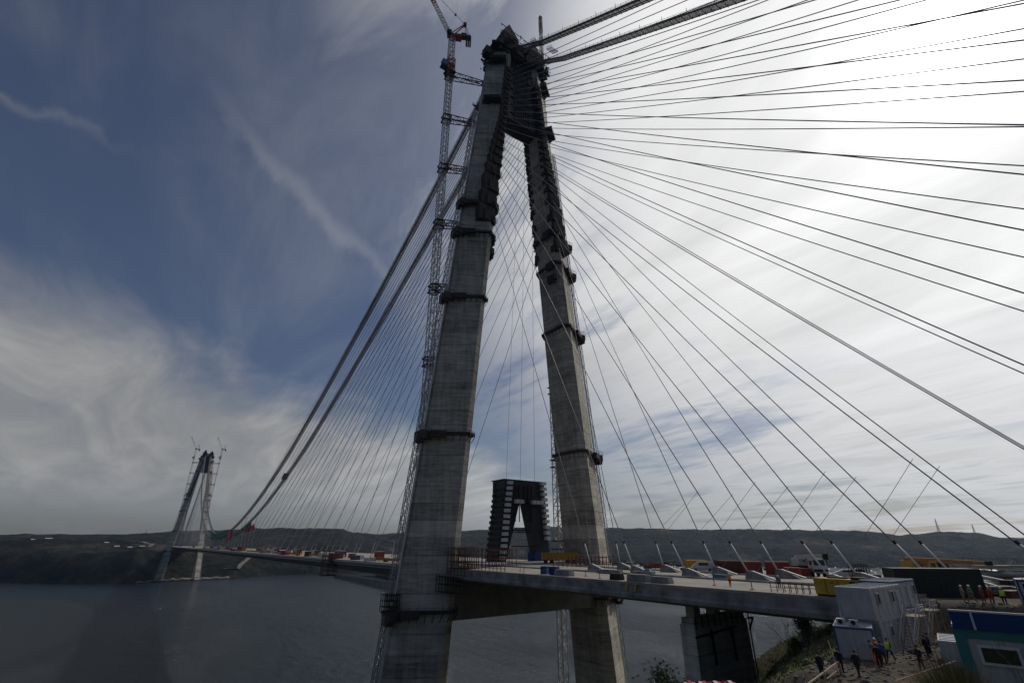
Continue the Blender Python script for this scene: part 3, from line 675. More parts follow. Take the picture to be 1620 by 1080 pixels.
# ------------------------------------------------------------------ stay cables
def stay(x, z, yt, xd, yd, label, group, r, near):
    top = Vector((x, yt, z)); foot = Vector((xd, yd, ZD+.6))
    o = thing('stay_cable', label, 'stay cable', foot, group=group); d = (top-foot); Ln = d.length; d.normalize()
    b = MB(); 
    sag = .0062*Ln if near else .004*Ln
    pts = [foot.lerp(top, t)-Vector((0, 0, sag*4*t*(1-t))) for t in [i/14 for i in range(15)]]
    b.tube(pts, r, 6 if near else 4); b.build('sheath', M_STAY, o, True, smooth=True)
    if near:
        s = MB(); s.tube([pts[0], foot+d*7.0*max(.65, min(1., 1./(d.z+.25)))-Vector((0, 0, .02))], r*1.45, 8); s.build('lower_sleeve', M_STAYW, o, True, smooth=True)
        e = foot+d*7.0*max(.65, min(1., 1./(d.z+.25))); c = MB(); c.tube([e-d*.25, e+d*.25], r*1.95, 8); c.build('damper_collar', M_BLACK, o, True)
        sg = -1 if yd < 0 else 1
        w = MB(); w.add([(xd-.55, yd-sg*.9, ZD), (xd+.55, yd-sg*.9, ZD), (xd+.55, yd+sg*3.6, ZD), (xd-.55, yd+sg*3.6, ZD), (xd-.4, yd-sg*.5, ZD+1.5), (xd+.4, yd-sg*.5, ZD+1.5), (xd+.4, yd+sg*.3, ZD+1.5), (xd-.4, yd+sg*.3, ZD+1.5)],
              [(3, 2, 1, 0), (4, 5, 6, 7), (0, 1, 5, 4), (1, 2, 6, 5), (2, 3, 7, 6), (3, 0, 4, 7)]); w.build('anchor_block', M_CONC, o, True)
        w = MB(); w.bar((xd, yd+sg*.4, ZD+1.42), (xd, yd+sg*4.4, ZD+.22), .55, .22); w.build('guide_plate', M_STAYW, o, True)
    elif abs(r-.12) < .001:
        s = MB(); s.tube([foot, foot+d*7], r*1.4, 5); s.build('lower_sleeve', M_STAYW, o, True)
    return o
for ti, (Y0, tn) in enumerate(((0, 'near'), (1408, 'far'))):
    for sp in ('side', 'main'):
        dirn = -1 if (sp == 'side') == (ti == 0) else 1
        for xs, rn in ((-1, 'left'), (1, 'right')):
            for k, z in enumerate(ANCH):
                dist = 41.9+13.02*k if sp == 'side' else 53+24*k
                x = xs*anchor_x(z); xd = -9.5 if xs < 0 else .5
                near = ti == 0 and sp == 'side'
                r = (.095+.0012*k) if near else (.12 if ti == 0 else .13)
                stay(x, z, Y0+dirn*9.4*float(gg(z)), xd, Y0+dirn*dist,
                     '%s %s span stay from the %s leg of the %s tower' % (ORD[k], sp, rn, tn), 'stay cables of the %s tower, %s span' % (tn, sp), r, near)
# cross ropes tying the stays down
for xd, y, z, k in ((.5, -75.1, 92.4, 3), (-9.6, -85.5, 92.6, 4), (.5, -86.8, 92.2, 4), (-9.6, -98.4, 91.1, 5), (.5, -98.6, 92.2, 5), (-9.6, -110.2, 91.5, 6), (.5, -110.4, 92.0, 6), (.5, -61.5, 92.6, 2), (-9.6, -73, 92.6, 3)):
    zk = ANCH[k]; yd = -41.9-13.1*k; xs = -1 if xd < 0 else 1
    t = .058; p = Vector((xd, yd, ZD+.6)).lerp(Vector((xs*anchor_x(zk), -8, zk)), .105)
    b = MB(); b.tube([p, (xd, yd+26, ZD+.5)], .035, 4)
    tag(b.build('damping_rope', M_STAY), 'thin rope tying the %s stay of the %s side span row down to deck' % (ORD[k], 'near' if xd < 0 else 'far'), 'rope', 'damping ropes of the stays')

# ------------------------------------------------------------------ tower cranes
def tower_crane(loc, top, jaz, jel, jlen, label, tie_z, leg_sign):
    C = thing('tower_crane', label, 'tower crane', loc, group='tower cranes'); 
    m = MB(); m.lattice((0, 0, 0), (0, 0, top), 2.3, .26, 2.6); mast = m.build('mast', M_CRANE_W, C)
    c = MB(); c.lattice((0, 0, top-26), (0, 0, top-15), 3.3, .3, 2.2); c.box((0, 0, top-20), (3.6, 3.6, .4)); c.box((0, 0, top-24), (4.6, 4.6, .3)); c.build('climbing_cage', M_CRANE_R, C)
    e = MB(); e.box((-3.3, -.5, top-20.5), (2.2, 2.4, 3.0)); e.box((-3.4, -.5, top-23), (3.0, 3.0, .3)); e.build('lift_cabin', M_BLUE, C)
    d = Vector((math.sin(R_(jaz)), math.cos(R_(jaz)), 0)); n = Vector((-d.y, d.x, 0)); Z = Vector((0, 0, 1))
    rz = math.atan2(d.y, d.x); T0 = Vector((0, 0, top))
    p = MB(); p.tube([T0, T0+Z*1.4], 1.9, 12); p.box(T0+Z*1.8-d*3.2, (11.5, 2.6, .8), rz); p.box(T0+Z*1.0-d*1.5, (6, 3.2, 1.3), rz); p.build('slewing_deck', M_CRANE_R, C)
    w = MB()
    for i in range(3): w.box(T0-Z*.9-d*(7.0+i*.9), (.75, 2.6, 4.4), rz)
    w.box(T0+Z*2.9-d*5.6, (2.6, 2.0, 1.6), rz); w.build('counterweight', M_DARK, C)
    k = MB(); k.box(T0+Z*1.0+d*1.4+n*2.2, (2.2, 1.5, 2.2), rz); k.build('cab', M_DARK, C)
    a = MB(); pk = T0+Z*11.0-d*5.8
    for s_ in (-1, 1): a.bar(T0+Z*2+d*.8+n*s_, pk+n*s_*.3, .42); a.bar(T0+Z*2-d*8.4+n*s_, pk+n*s_*.3, .16); a.bar(T0+Z*2-d*6.6+n*s_, pk+n*s_*.3, .12)
    a.box(pk, (1.6, 1.8, 1.5), rz); a.build('a_frame', M_CRANE_R, C)
    jd = d*math.cos(R_(jel))+Z*math.sin(R_(jel)); j0 = T0+Z*2.4+d*1.2; j1 = j0+jd*jlen
    j = MB(); j.lattice(j0, j1, 1.5, .2, 1.9); jb = j.build('jib', [M_CRANE_W], C)
    j = MB(); j.lattice(j0+jd*jlen*.5, j0+jd*jlen*.62, 1.56, .22, 1.9); j.lattice(j0+jd*jlen*.85, j0+jd*jlen*.97, 1.56, .22, 1.9); j.box(j1, (1.6, 1.6, 1.6)); j.build('jib_red_section', M_CRANE_R, jb)
    l = MB(); l.bar(pk, j0+jd*jlen*.9, .12); l.box(pk.lerp(j0+jd*jlen*.9, .22), (.8, .8, .8)); l.bar(j1, j1-Z*7, .09); l.box(j1-Z*7.5, (.7, .7, 1.2)); l.build('pendant_rope', M_DARK, C)
    for z in tie_z:
        t = MB(); lx = leg_sign*(sc(z)-1.0)-loc[0]; ly = 5.2*float(gg(z))*(1 if loc[1] > 0 and loc[1] < 700 else -1) + (0 if loc[1] < 700 else 1408) - loc[1]
        zz = z-loc[2]
        sx = 1 if leg_sign < 0 else -1
        A = Vector((-sx*1.3, 1.6*(1 if loc[1] < 700 else -1), zz)); A2 = Vector((-sx*1.3, -1.6*(1 if loc[1] < 700 else -1), zz))
        B1 = Vector((lx, ly+.6, zz)); 
        for P_ in (A, A2):
            t.bar(P_, B1, .3); t.bar(P_-Z*2.7, B1-Z*2.7, .3)
            Ln = (B1-P_).length; nseg = max(2, round(Ln/2.6))
            for i in range(nseg):
                q0 = P_.lerp(B1, i/nseg); q1 = P_.lerp(B1, (i+1)/nseg)
                t.bar(q0, q0-Z*2.7, .2); t.bar(q0-Z*2.7, q1, .18) if i % 2 else t.bar(q0, q1-Z*2.7, .18)
        for dz in (0, -2.7):
            for s_ in (-1.7, 1.7): t.bar((-1.7, s_, zz+dz), (1.7, s_, zz+dz), .35); t.bar((s_, -1.7, zz+dz), (s_, 1.7, zz+dz), .35)
        t.build('wall_tie', M_REDST if 220 < z < 240 else M_DARK, C)
    return C
TZ = [285, 258, 230, 201.5, 172.5, 143.5]
tower_crane((-29.5, 12.0, 6), 304, -62, 68, 46, 'tall red and white luffing tower crane tied to the left leg of the near tower', TZ, -1)
tower_crane((27.5, 12.0, 6), 281, 40, 88.5, 93, 'white tower crane mostly hidden behind the right leg of the near tower', [258, 230, 201.5, 172.5, 143.5, 114, 85], 1)
tower_crane((-29.5, 1420.0, 4), 314, -80, 62, 34, 'tiny tower crane left of the distant tower', TZ, -1)
tower_crane((29.5, 1396.0, 4), 316, -80, 62, 34, 'tiny tower crane right of the distant tower', TZ, 1)

# ------------------------------------------------------------------ black A-shaped frame on the deck
AF = thing('portal_gantry', 'black A-shaped clad steel frame with pale blocks stacked up its edges, standing on the deck', 'steel gantry', (17, 24, ZD))
def af_x(z, foot, top): return foot+(top-foot)*z/27.5
for foot, top, wf, wt, yb in ((6.3, 9.6, 3.2, 8.2, 4), (29.6, 27.2, -5.6, -10.6, 0)):
    b = MB(); b.loft([[(af_x(z, foot, top)-17, -4, z), (af_x(z, foot, top)+(wf+(wt-wf)*z/27.5)-17, -4, z), (af_x(z, foot, top)+(wf+(wt-wf)*z/27.5)-17, yb, z), (af_x(z, foot, top)-17, yb, z)][::(1 if wf > 0 else -1)] for z in (0, 9, 18, 27.5)])
    b.build('leg', M_CLAD, AF)
    s = MB()
    for i in range(14):
        z = 1+i*1.9; x = af_x(z, foot, top)-17; s_ = -1 if wf > 0 else 1
        s.box((x+s_*.15, (yb-4)/2, z+.7), (.7, yb+3.6, 1.0))
        s.box((x+s_*.3, yb-1.5, z+.7), (.9, 2.2, .9))
    s.build('side_rib', M_DARK, AF)
b = MB(); b.loft([[(-8.2, -4.15, z), (10.6, -4.15, z), (10.6, 4.15, z), (-8.2, 4.15, z)] for z in (20.5, 28)]); b.build('top_beam', M_CLAD, AF)
b = MB(); b.box((1.2, 0, 28.15), (20, 8.6, .3)); b.build('blue_coping', M_BLUE, AF)
b = MB()
for x in (-3.6, -1.8, .6, 2.4, 4.2): b.box((x, -4.35, 19.8), (.25, .3, 13))
for z in (5, 10.5): b.bar((-5, -4, z), (9, -4, z), .35)
b.lattice((-5, -3, 10.5), (6.5, -3, 10.5), 1.6, .18, 1.6); b.build('bracing', M_DARK, AF)
for i in range(14):
    z = 1.2+i*1.98
    b = MB(); b.box((af_x(z, 6.3, 9.6)+1.0-17, -4.9, z), (1.9, 1.6, 1.15)); b.build('ballast_block', M_BLOCK, AF)
    if i > 2: b = MB(); b.box((af_x(z, 29.6, 27.2)-.9-17, -4.9, z+.6), (2.2, 1.6, 1.2)); b.build('ballast_block', M_BLOCK, AF)
for x in (-3.3, -1.3, 4.6, 6.5, 8.4): b = MB(); b.box((x, -4.95, 20.4), (1.6, 1.5, 1.3)); b.build('ballast_block', M_BLOCK, AF)
b = MB(); b.box((8.4, -2.2, 1.5), (6.2, 4.4, 3.0)); b.build('blue_tarpaulin', M_NAVY, AF)
for x, lab in ((9.5, 'left'), (16, 'middle'), (23, 'right')):
    b = MB(); b.tube([(x, 20, ZD+28.3), (x*.55, 5, 256)], .06, 4); tag(b.build('hoisting_rope', M_STAY), 'thin vertical rope down to the black frame, %s of three' % lab, 'rope', 'hoisting ropes of the black frame')

# ------------------------------------------------------------------ deck equipment
def scaffold(name, label, c, d, step, t, m, cat='scaffold'):
    b = MB(); c = Vector(c); nx_, ny_, nz_ = [max(1, round(d[i]/step)) for i in range(3)]
    P = lambda i, j, k: c+Vector((d[0]*(i/nx_-.5), d[1]*(j/ny_-.5), d[2]*k/nz_))
    for i in range(nx_+1):
        for j in range(ny_+1): b.bar(P(i, j, 0), P(i, j, nz_+.25), t)
    for k in range(nz_+1):
        for i in range(nx_+1): b.bar(P(i, 0, k), P(i, ny_, k), t*.8)
        for j in range(ny_+1): b.bar(P(0, j, k), P(nx_, j, k), t*.8)
        if k: b.box(P(nx_/2, ny_/2, k)-Vector((0, 0, .15)), (d[0]*.7, d[1]*.8, .08))
    return tag(b.build(name, m), label, cat)
scaffold('scaffold', 'dark red scaffold on the deck edge touching the left tower leg', (-27.5, -14, ZD-1.5), (5, 9, 6.2), 1.7, .16, M_REDST)
scaffold('scaffold', 'red scaffold bay on the deck between the tower legs', (-14, -10, ZD), (9, 4, 4.2), 2., .15, M_REDST)
scaffold('scaffold', 'low brown scaffold hanging below the deck edge by the left leg', (-30.6, -12, ZD-5.5), (2.4, 10, 3.5), 1.8, .15, M_BROWN)
scaffold('scaffold', 'rust red scaffold beside the foot of the right tower leg', (16, -16, ZD), (16, 3, 2.0), 1.6, .12, M_REDST)
scaffold('scaffold', 'red edge scaffold on the deck left of the near tower', (-30.8, 12, ZD-7.5), (3.5, 5, 10), 1.8, .2, M_REDST)
scaffold('scaffold', 'small brown scaffold cage clinging to the left leg under the platform', (-41.5, -1, 68), (3.5, 4, 4.), 1.3, .16, M_DARK)
def rebar_rail(label, p, q, h=1.1, m=M_REDST, posts=1.6, t=.07, name='guard_rail', cat='guard rail', group=None):
    b = MB(); p, q = Vector(p), Vector(q); L = (q-p).length; n = max(1, round(L/posts))
    for i in range(n+1): a = p.lerp(q, i/n); b.bar(a, a+Vector((0, 0, h)), t*1.2)
    for k in (.5, 1.): b.bar(p+Vector((0, 0, h*k)), q+Vector((0, 0, h*k)), t)
    return tag(b.build(name, m), label, cat, group)
rebar_rail('rusty rail along the deck edge beside the left tower leg', (-28.8, -10, ZD), (-28.8, -34, ZD), 1.2, t=.1)
rebar_rail('rusty rail across the deck in front of the right tower leg', (-6, -24, ZD), (14, -24, ZD), 1.3, t=.12)
rebar_rail('long thin rail on the far side of the side span deck', (20, -20, ZD), (20, -62, ZD), 1.2, t=.1)
rebar_rail('low rail beyond the stay cable row', (9, -20, ZD), (9, -52, ZD), 1.2, t=.09)
# stanchions
for i, y in enumerate((-34, -39, -44, -49.5, -55.5, -62, -69, -76, -83.5, -91)):
    b = MB(); b.tube([(0, 0, 0), (0, 0, 1.15)], .06, 6); b.tube([(0, 0, 0), (0, 0, .08)], .3, 8); o = b.build('deck_stanchion', M_RED)
    o.location = (-27.2 if i % 2 else -24.5, y, ZD)
    tag(o, '%s red stanchion along the walkway strip, counted from the tower' % ['first', 'second', 'third', 'fourth', 'fifth', 'sixth', 'seventh', 'eighth', 'ninth', 'tenth'][i], 'stanchion', 'red stanchions along the deck edge')
def barrier(loc, dims, label, rz=0, m=M_CONC, group='concrete blocks on the deck', name='concrete_block', cat='concrete block'):
    w, l, h = dims; b = MB(); b.loft([[(-w/2, -l/2, 0), (w/2, -l/2, 0), (w/2, l/2, 0), (-w/2, l/2, 0)], [(-w/2, -l/2, h*.3), (w/2, -l/2, h*.3), (w/2, l/2, h*.3), (-w/2, l/2, h*.3)], [(-w*.4, -l*.48, h), (w*.4, -l*.48, h), (w*.4, l*.48, h), (-w*.4, l*.48, h)]])
    o = b.build(name, m); o.location = loc; o.rotation_euler = (0, 0, rz); return tag(o, label, cat, group)
barrier((-27.6, -71.6, ZD), (1.6, 4.2, 1.1), 'long grey block at the deck edge right of the tower')
barrier((-27.4, -76.0, ZD), (1.4, 3.6, .95), 'grey block end to end with the long one at the deck edge')
barrier((-27.4, -66.4, ZD), (1.2, 2.4, 1.0), 'dark block by itself on the walkway strip', m=M_DARK)
barrier((-27.0, -52.0, ZD), (1.5, 4.4, 1.1), 'grey block right of the navy cabinet on the deck')
barrier((-14.5, -52.5, ZD), (1.3, 6.5, .8), 'low grey block beside the lowest stay cable foot')
barrier((-12.8, -60.0, ZD), (1.0, 5.0, .7), 'low grey block beside the second stay cable foot')
barrier((-11.5, -76.5, ZD), (1.5, 2.6, .8), 'teal-grey block by the white guide plates', m=M_TEALC)
def box_container(name, label, loc, dims, m, rz=0, cat='container', group='containers on the deck', ribs=True):
    w, l, h = dims; T = thing(name, label, cat, loc, rz, group); b = MB(); b.box((0, 0, h/2+.08), (w-.12, l-.12, h-.16))
    if ribs:
        for i in range(int(l/.6)): b.box((0, -l/2+.4+i*.6, h/2), (w-.03, .28, h-.4))
        for i in range(int(w/.6)): b.box((-w/2+.4+i*.6, 0, h/2), (.28, l-.03, h-.4))
    b.build('shell', m, T)
    f = MB()
    for x in (-1, 1):
        for y in (-1, 1): f.box((x*(w/2-.07), y*(l/2-.07), h/2), (.2, .2, h))
        f.box((x*(w/2-.07), 0, h-.07), (.18, l-.22, .16)); f.box((x*(w/2-.07), 0, .08), (.18, l-.22, .16))
    for y in (-1, 1): f.box((0, y*(l/2-.07), h-.07), (w-.22, .18, .16)); f.box((0, y*(l/2-.07), .08), (w-.22, .18, .16))
    f.build('frame', m, T); return T
box_container('cargo_container', 'dull red container behind the fourth far stay foot', (9.5, -66.5, ZD), (2.4, 5.8, 2.4), M_REDST, .5)
box_container('cargo_container', 'brighter red container in front of the left end of its dull neighbour', (8.5, -71.2, ZD), (2.4, 3.4, 2.4), M_RED, .6)
box_container('cargo_container', 'single red container between two stay feet right of the pair', (8.5, -76.5, ZD), (2.4, 4.4, 2.5), M_RED, .5)
box_container('waste_skip', 'low dark red skip left of the white truck cab', (7.5, -81.0, ZD), (2.2, 4.0, 1.5), M_RED, .4, 'skip', 'skips on the deck')
box_container('waste_skip', 'low red skip in front of the white truck crane', (4.5, -81.3, ZD), (2.0, 2.6, 1.7), M_RED, .3, 'skip', 'skips on the deck')
box_container('cargo_container', 'yellow container near the foot of the right tower leg', (14, -54, ZD), (2.4, 5, 2.2), M_YEL, .9)
box_container('cargo_container', 'dark red container behind the third stay foot', (14, -62, ZD), (2.4, 5, 2.4), M_REDST, .9)
box_container('cargo_container', 'large dark olive container behind the white site offices', (-12.8, -107.4, 77.9), (3.0, 9.6, 3.2), M_GREENBOX, .72)
box_container('site_toilet', 'blue and white cabinet on the walkway strip left of a navy one', (-26.6, -45.6, ZD), (1.2, 1.5, 1.5), M_BLUE, .3, 'site cabinet', None, False)
box_container('site_toilet', 'dark blue cabinet right of the blue and white one', (-26.6, -48.6, ZD), (1.2, 1.6, 1.5), M_NAVY, .3, 'site cabinet', None, False)
# containers and sheds strung along the main span deck
rr = random.Random(12)
spots = [(-14, 40, 'white', 5), (-13, 56, 'white', 6), (-18, 70, 'red', 2.4), (-12, 84, 'brown', 5), (-17, 118, 'blue', 4), (-14, 134, 'grey', 6), (-20, 150, 'red', 3), (-16, 172, 'white', 4), (-18, 196, 'red', 3), (-14, 222, 'grey', 5), (-20, 250, 'red', 4), (-15, 284, 'white', 5), (-19, 320, 'red', 4), (-13, 352, 'orange', 5), (-20, 395, 'red', 5), (-14, 440, 'white', 5), (-20, 490, 'red', 6), (-16, 545, 'grey', 8), (-20, 640, 'red', 8), (-17, 760, 'white', 8), (-20, 900, 'red', 8), (-16, 1050, 'white', 9), (-20, 1250, 'red', 9)]
cm = {'white': M_WHITE, 'red': M_RED, 'brown': M_REDST, 'blue': M_BLUE, 'grey': M_GREY, 'orange': M_ORG}
near_w = ['first', 'second', 'third', 'fourth', 'fifth', 'sixth', 'seventh', 'eighth', 'ninth', 'tenth', 'eleventh', 'twelfth']
cnt = {}
for x, y, c, l in spots:
    cnt[c] = cnt.get(c, 0)+1
    T = thing('site_container', '%s small %s container out along the main span deck from the near tower' % (near_w[cnt[c]-1], c), 'container', (x, y, ZD), group='containers along the main span')
    b = MB(); h = 2.6+.15*(l > 4); b.box((0, 0, h/2), (2.5, l, h)); b.build('shell', cm[c], T)
    b = MB(); b.box((0, 0, h+.05), (2.7, l+.2, .14)); b.build('roof', M_ROOF if c != 'red' else M_REDST, T)
    b = MB(); b.box((-1.28, -l*.2, 1.1), (.08, .9, 1.9)); b.build('door', M_DARK, T)
# orange barrier fence lengths along the main span
k = 0
for y0, y1, x in ((34, 60, -25), (98, 150, -26), (160, 230, -26), (240, 330, -26), (345, 470, -26), (500, 680, -26)):
    b = MB(); n = int((y1-y0)/4)
    for i in range(n+1): b.bar((x, y0+i*(y1-y0)/n, ZD), (x, y0+i*(y1-y0)/n, ZD+1.6), .16)
    b.box((x, (y0+y1)/2, ZD+.8), (.06, y1-y0, .9))
    tag(b.build('barrier_fence', M_PINE if k % 2 else M_ORG), '%s run of pale barrier fencing out along the main span from the near tower' % near_w[k], 'barrier fence', 'fencing along the main span'); k += 1

def wheel(parent, loc, r, w, m=M_BLACK):
    b = MB(); b.tube([(-w/2, 0, 0), (w/2, 0, 0)], r, 14); o = b.build('wheel', m, parent); o.location = loc
    q = MB(); q.tube([(-w/2-.03, 0, 0), (w/2+.03, 0, 0)], r*.5, 10); q.build('rim', M_GREY, o)
def truck_crane(label, loc, rz, body, boomm, blen, bel=0., cabm=M_MODW, boomdir=-1, name='truck_crane', trail=0):
    """cab faces +y"""
    T = thing(name, label, 'mobile crane', loc, rz, 'mobile cranes')
    b = MB(); b.box((0, -1, 1.05), (2.5, 9.4, .5)); b.box((0, -3.3, 1.45), (2.5, 4.4, .5)); b.build('chassis', M_DARK if not trail else body, T)
    c = MB(); c.loft([[(-1.2, 3.3, .75), (1.2, 3.3, .75), (1.2, 5.5, .75), (-1.2, 5.5, .75)], [(-1.2, 3.3, 1.9), (1.2, 3.3, 1.9), (1.2, 5.6, 1.9), (-1.2, 5.6, 1.9)], [(-1.1, 3.4, 3.2), (1.1, 3.4, 3.2), (1.1, 5.25, 3.2), (-1.1, 5.25, 3.2)]]); cab = c.build('cab', cabm, T)
    g = MB(); g.box((0, 5.45, 2.5), (1.95, .1, .95), rx=.2); g.box((-1.18, 4.5, 2.45), (.06, 1.1, .75)); g.box((1.18, 4.5, 2.45), (.06, 1.1, .75)); g.build('window', M_GLASS, cab)
    g = MB(); g.box((0, 5.62, 1.15), (2.3, .12, .45)); g.build('bumper', M_DARK, cab)
    for y in (4.2, 1.6, -3.2, -4.6):
        for x in (-1.05, 1.05): wheel(T, (x, y, .52), .52, .32)
    u = MB(); u.tube([(0, -2.2, 1.7), (0, -2.2, 2.0)], .9, 12); u.box((0, -2.6, 2.5), (2.3, 3.6, 1.1)); u.build('turntable', body, T)
    q = MB(); q.box((-.85, -1.0, 2.75), (.8, 1.4, 1.5)); oc = q.build('operator_cab', cabm, T)
    q = MB(); q.box((-.88, -.98, 3.0), (.82, 1.2, .7)); q.build('window', M_GLASS, oc)
    p0 = Vector((.2, -4.0, 3.2)); dd = Vector((0, math.cos(bel), math.sin(bel))); B = MB()
    B.bar(p0, p0+dd*blen*.6, .75, .85); B.bar(p0+dd*blen*.58, p0+dd*blen*.85, .6, .66); B.bar(p0+dd*blen*.84, p0+dd*blen, .45, .5); bo = B.build('boom', boomm, T)
    h = MB(); h.box(p0+dd*(blen+.2)-Vector((0, 0, .2)), (.7, .7, 1.0)); h.bar(p0+dd*blen+Vector((0, .3, -.4)), p0+dd*blen+Vector((0, .3, -1.6)), .1); h.build('boom_head', M_DARK, bo)
    h = MB(); h.tube([Vector((.2, -1.4, 2.4)), p0+dd*blen*.38-Vector((0, 0, .3))], .16, 8); h.build('lift_cylinder', M_GREY, T)
    for y in (2.6, -5.6):
        o = MB(); o.box((0, y, .9), (3.9, .35, .3)); o.box((-1.95, y, .45), (.3, .3, .9)); o.box((1.95, y, .45), (.3, .3, .9)); o.build('outrigger', body, T)
    return T
truck_crane('white truck crane with its pale boom laid level over the red skips', (12.5, -80.5, ZD), math.pi-.75, M_MODW, M_CRANE_W, 12.8, .05)
truck_crane('big yellow mobile crane with a long orange boom beyond the olive container', (31, -94, ZD-.4), math.pi-.66, M_YEL, M_ORG, 19.5, .0, M_YEL)
# lattice boom section and pipes lying at the right
b = MB(); b.lattice((36, -97, ZD+2.6), (48, -108, ZD+2.4), 1.5, .14, 1.6); tag(b.build('crane_boom_section', M_GREY), 'pale lattice boom section resting beyond the yellow mobile crane', 'crane part')
b = MB(); b.tube([(18, -103.5, ZD+1.0), (27, -110, ZD+1.0)], .75, 12); tag(b.build('steel_pipe', M_GREY, smooth=True), 'fat grey pipe lying right of the olive container', 'pipe')
b = MB(); b.tube([(8, -104.5, ZD+1.8), (15, -111, ZD-.1)], .28, 8); tag(b.build('steel_pipe', M_STAYW, smooth=True), 'thin white tube leaning by the workers behind the navy banner', 'pipe')
for i, (x, y) in enumerate(((21, -106.5), (25, -108.5))):
    b = MB(); b.box((x, y, ZD+2.3), (5.2, 1.2, .3), rz=-.75); tag(b.build('timber_stack', M_PINE), ['yellowish timber board pack on top of the grey pipe', 'second board pack right of the grey pipe'][i], 'timber')
box_container('cargo_container', 'rusty pink container at the right edge behind the bare tree', (26, -118.5, 77.9), (2.6, 6.5, 3.4), M_REDST, .9)
# spread yellow machine near the right leg and the yellow generator by the cabins
T = thing('lifting_beam', 'yellow girder machine standing on the deck before the right tower leg', 'machine', (15.8, -1.5, ZD), -.62)
b = MB(); b.box((0, 0, 2.1), (11.6, 2.6, 2.2)); b.build('girder', M_YEL, T)
b = MB()
for i in range(9): b.box((-5.2+i*1.3, -1.36, 2.1), (.14, .12, 2.1)); b.box((-5.2+i*1.3+.5, -1.36, 2.1), (.09, .1, 2.2), ry=.5)
b.box((0, -1.4, 3.1), (11.6, .12, .16)); b.box((0, -1.4, 1.1), (11.6, .12, .16)); b.build('lattice_face', M_ORG, T)
b = MB()
for x in (-4.6, -2.6, 2.6, 4.6): b.box((x, 0, .5), (1.1, 2.2, 1.0))
b.build('bogie', M_BLACK, T)
T = thing('generator', 'bright yellow generator box on the deck end beside the white offices', 'generator', (-27.6, -103.0, ZD), -.12)
b = MB(); b.box((0, 0, 1.08), (2.1, 6.2, 1.75)); b.build('housing', M_YEL, T)
b = MB(); b.box((0, 0, .12), (2.0, 6.0, .2)); b.build('skid', M_BLACK, T)
b = MB(); b.box((-1.06, -1.6, 1.1), (.05, .9, 1.3)); b.box((-1.06, .2, 1.1), (.05, .04, 1.5)); b.box((-1.06, 1.7, 1.1), (.05, .04, 1.5)); b.box((-1.06, .9, 1.5), (.06, .3, .12)); b.box((-1.06, -2.6, 1.35), (.06, .7, .5)); b.build('door_seam', M_DARK, T)
b = MB(); b.box((-.4, -2.1, 2.1), (1.2, 1.6, .25)); b.box((.3, .8, 2.05), (.8, 2.2, .15)); b.build('exhaust_cover', M_DARK, T)
rebar_rail('short rusty rail panel left of the yellow generator', (-28.2, -94.2, ZD), (-28.2, -99, ZD), 1.2, t=.06, posts=.8)
rebar_rail('second rusty rail panel behind the short one by the generator', (-26.6, -95.2, ZD), (-26.6, -99.2, ZD), 1.2, t=.06, posts=.8)
def car(label, loc, rz, m, L=4.4, H=1.5, grp='vehicles parked on the deck', van=False):
    T = thing('parked_car' if not van else 'parked_van', label, 'car' if not van else 'van', loc, rz, grp)
    b = MB(); h2 = H if not van else 2.0
    b.loft([[(-.85, -L/2, .3), (.85, -L/2, .3), (.85, L/2, .3), (-.85, L/2, .3)], [(-.88, -L/2, .75), (.88, -L/2, .75), (.88, L/2, .75), (-.88, L/2, .75)], [(-.84, -L/2+.1, .92), (.84, -L/2+.1, .92), (.84, L/2-.2, .9), (-.84, L/2-.2, .9)],
            [(-.65, -L/2+(.6 if not van else .2), h2), (.65, -L/2+(.6 if not van else .2), h2), (.65, L/2-1.7, h2), (-.65, L/2-1.7, h2)]]); b.build('body', m, T)
    g = MB(); g.box((0, -.3, (.95+h2)/2), (1.6, L*.42, (h2-.95)*.6)); g.build('window', M_GLASS, T)
    for x in (-.8, .8):
        for y in (-L*.31, L*.31): wheel(T, (x, y, .32), .32, .22)
    return T
car('blue car parked beyond the stay row left of the red containers', (13, -63.5, ZD), .4, M_BLUE)
car('blue car parked between the red containers', (14, -73.5, ZD), .5, M_BLUE)
car('white van parked behind the third far stay foot', (11, -57.5, ZD), .7, M_MODW, 5, 2, van=True)
car('dark car parked in front of the white truck crane', (13, -88.0, ZD), .5, M_DARK)
car('white car beside the dark car right of the truck crane', (9.5, -88.5, ZD), .5, M_MODW)
car('red car parked far along the deck by the right tower leg', (8, -46.5, ZD), .6, M_RED)
# cable reel rings between the stays
T = thing('rebar_cage', 'dark circular rebar cage standing by the fifth far stay', 'rebar cage', (7.5, -91.5, ZD), .6)
b = MB()
for i in range(8): b.tube([(1.0*math.cos(t), -1.3+i*.38, 1.5+1.0*math.sin(t)) for t in np.linspace(0, 2*math.pi, 13)], .05, 4)
b.build('hoop', M_DARK, T)
b = MB()
for t in np.linspace(0, 2*math.pi, 9)[:-1]: b.bar((math.cos(t), -1.5, 1.5+math.sin(t)), (math.cos(t), 1.6, 1.5+math.sin(t)), .06)
b.box((0, 0, .25), (1.6, 2.6, .5)); b.build('long_bar', M_DARK, T)
b = MB(); b.box((-11.8, -60.5, ZD+.35), (1.6, 2.2, .7)); b.loft([[(-12.4, -61.4, ZD+.7), (-11.2, -61.4, ZD+.7), (-11.2, -59.6, ZD+.7), (-12.4, -59.6, ZD+.7)], [(-12.1, -61, ZD+1.1), (-11.5, -61, ZD+1.1), (-11.5, -60, ZD+1.1), (-12.1, -60, ZD+1.1)]])
tag(b.build('covered_pallet', M_TEALC), 'teal tarpaulin covered pallet beside the stay feet', 'pallet')

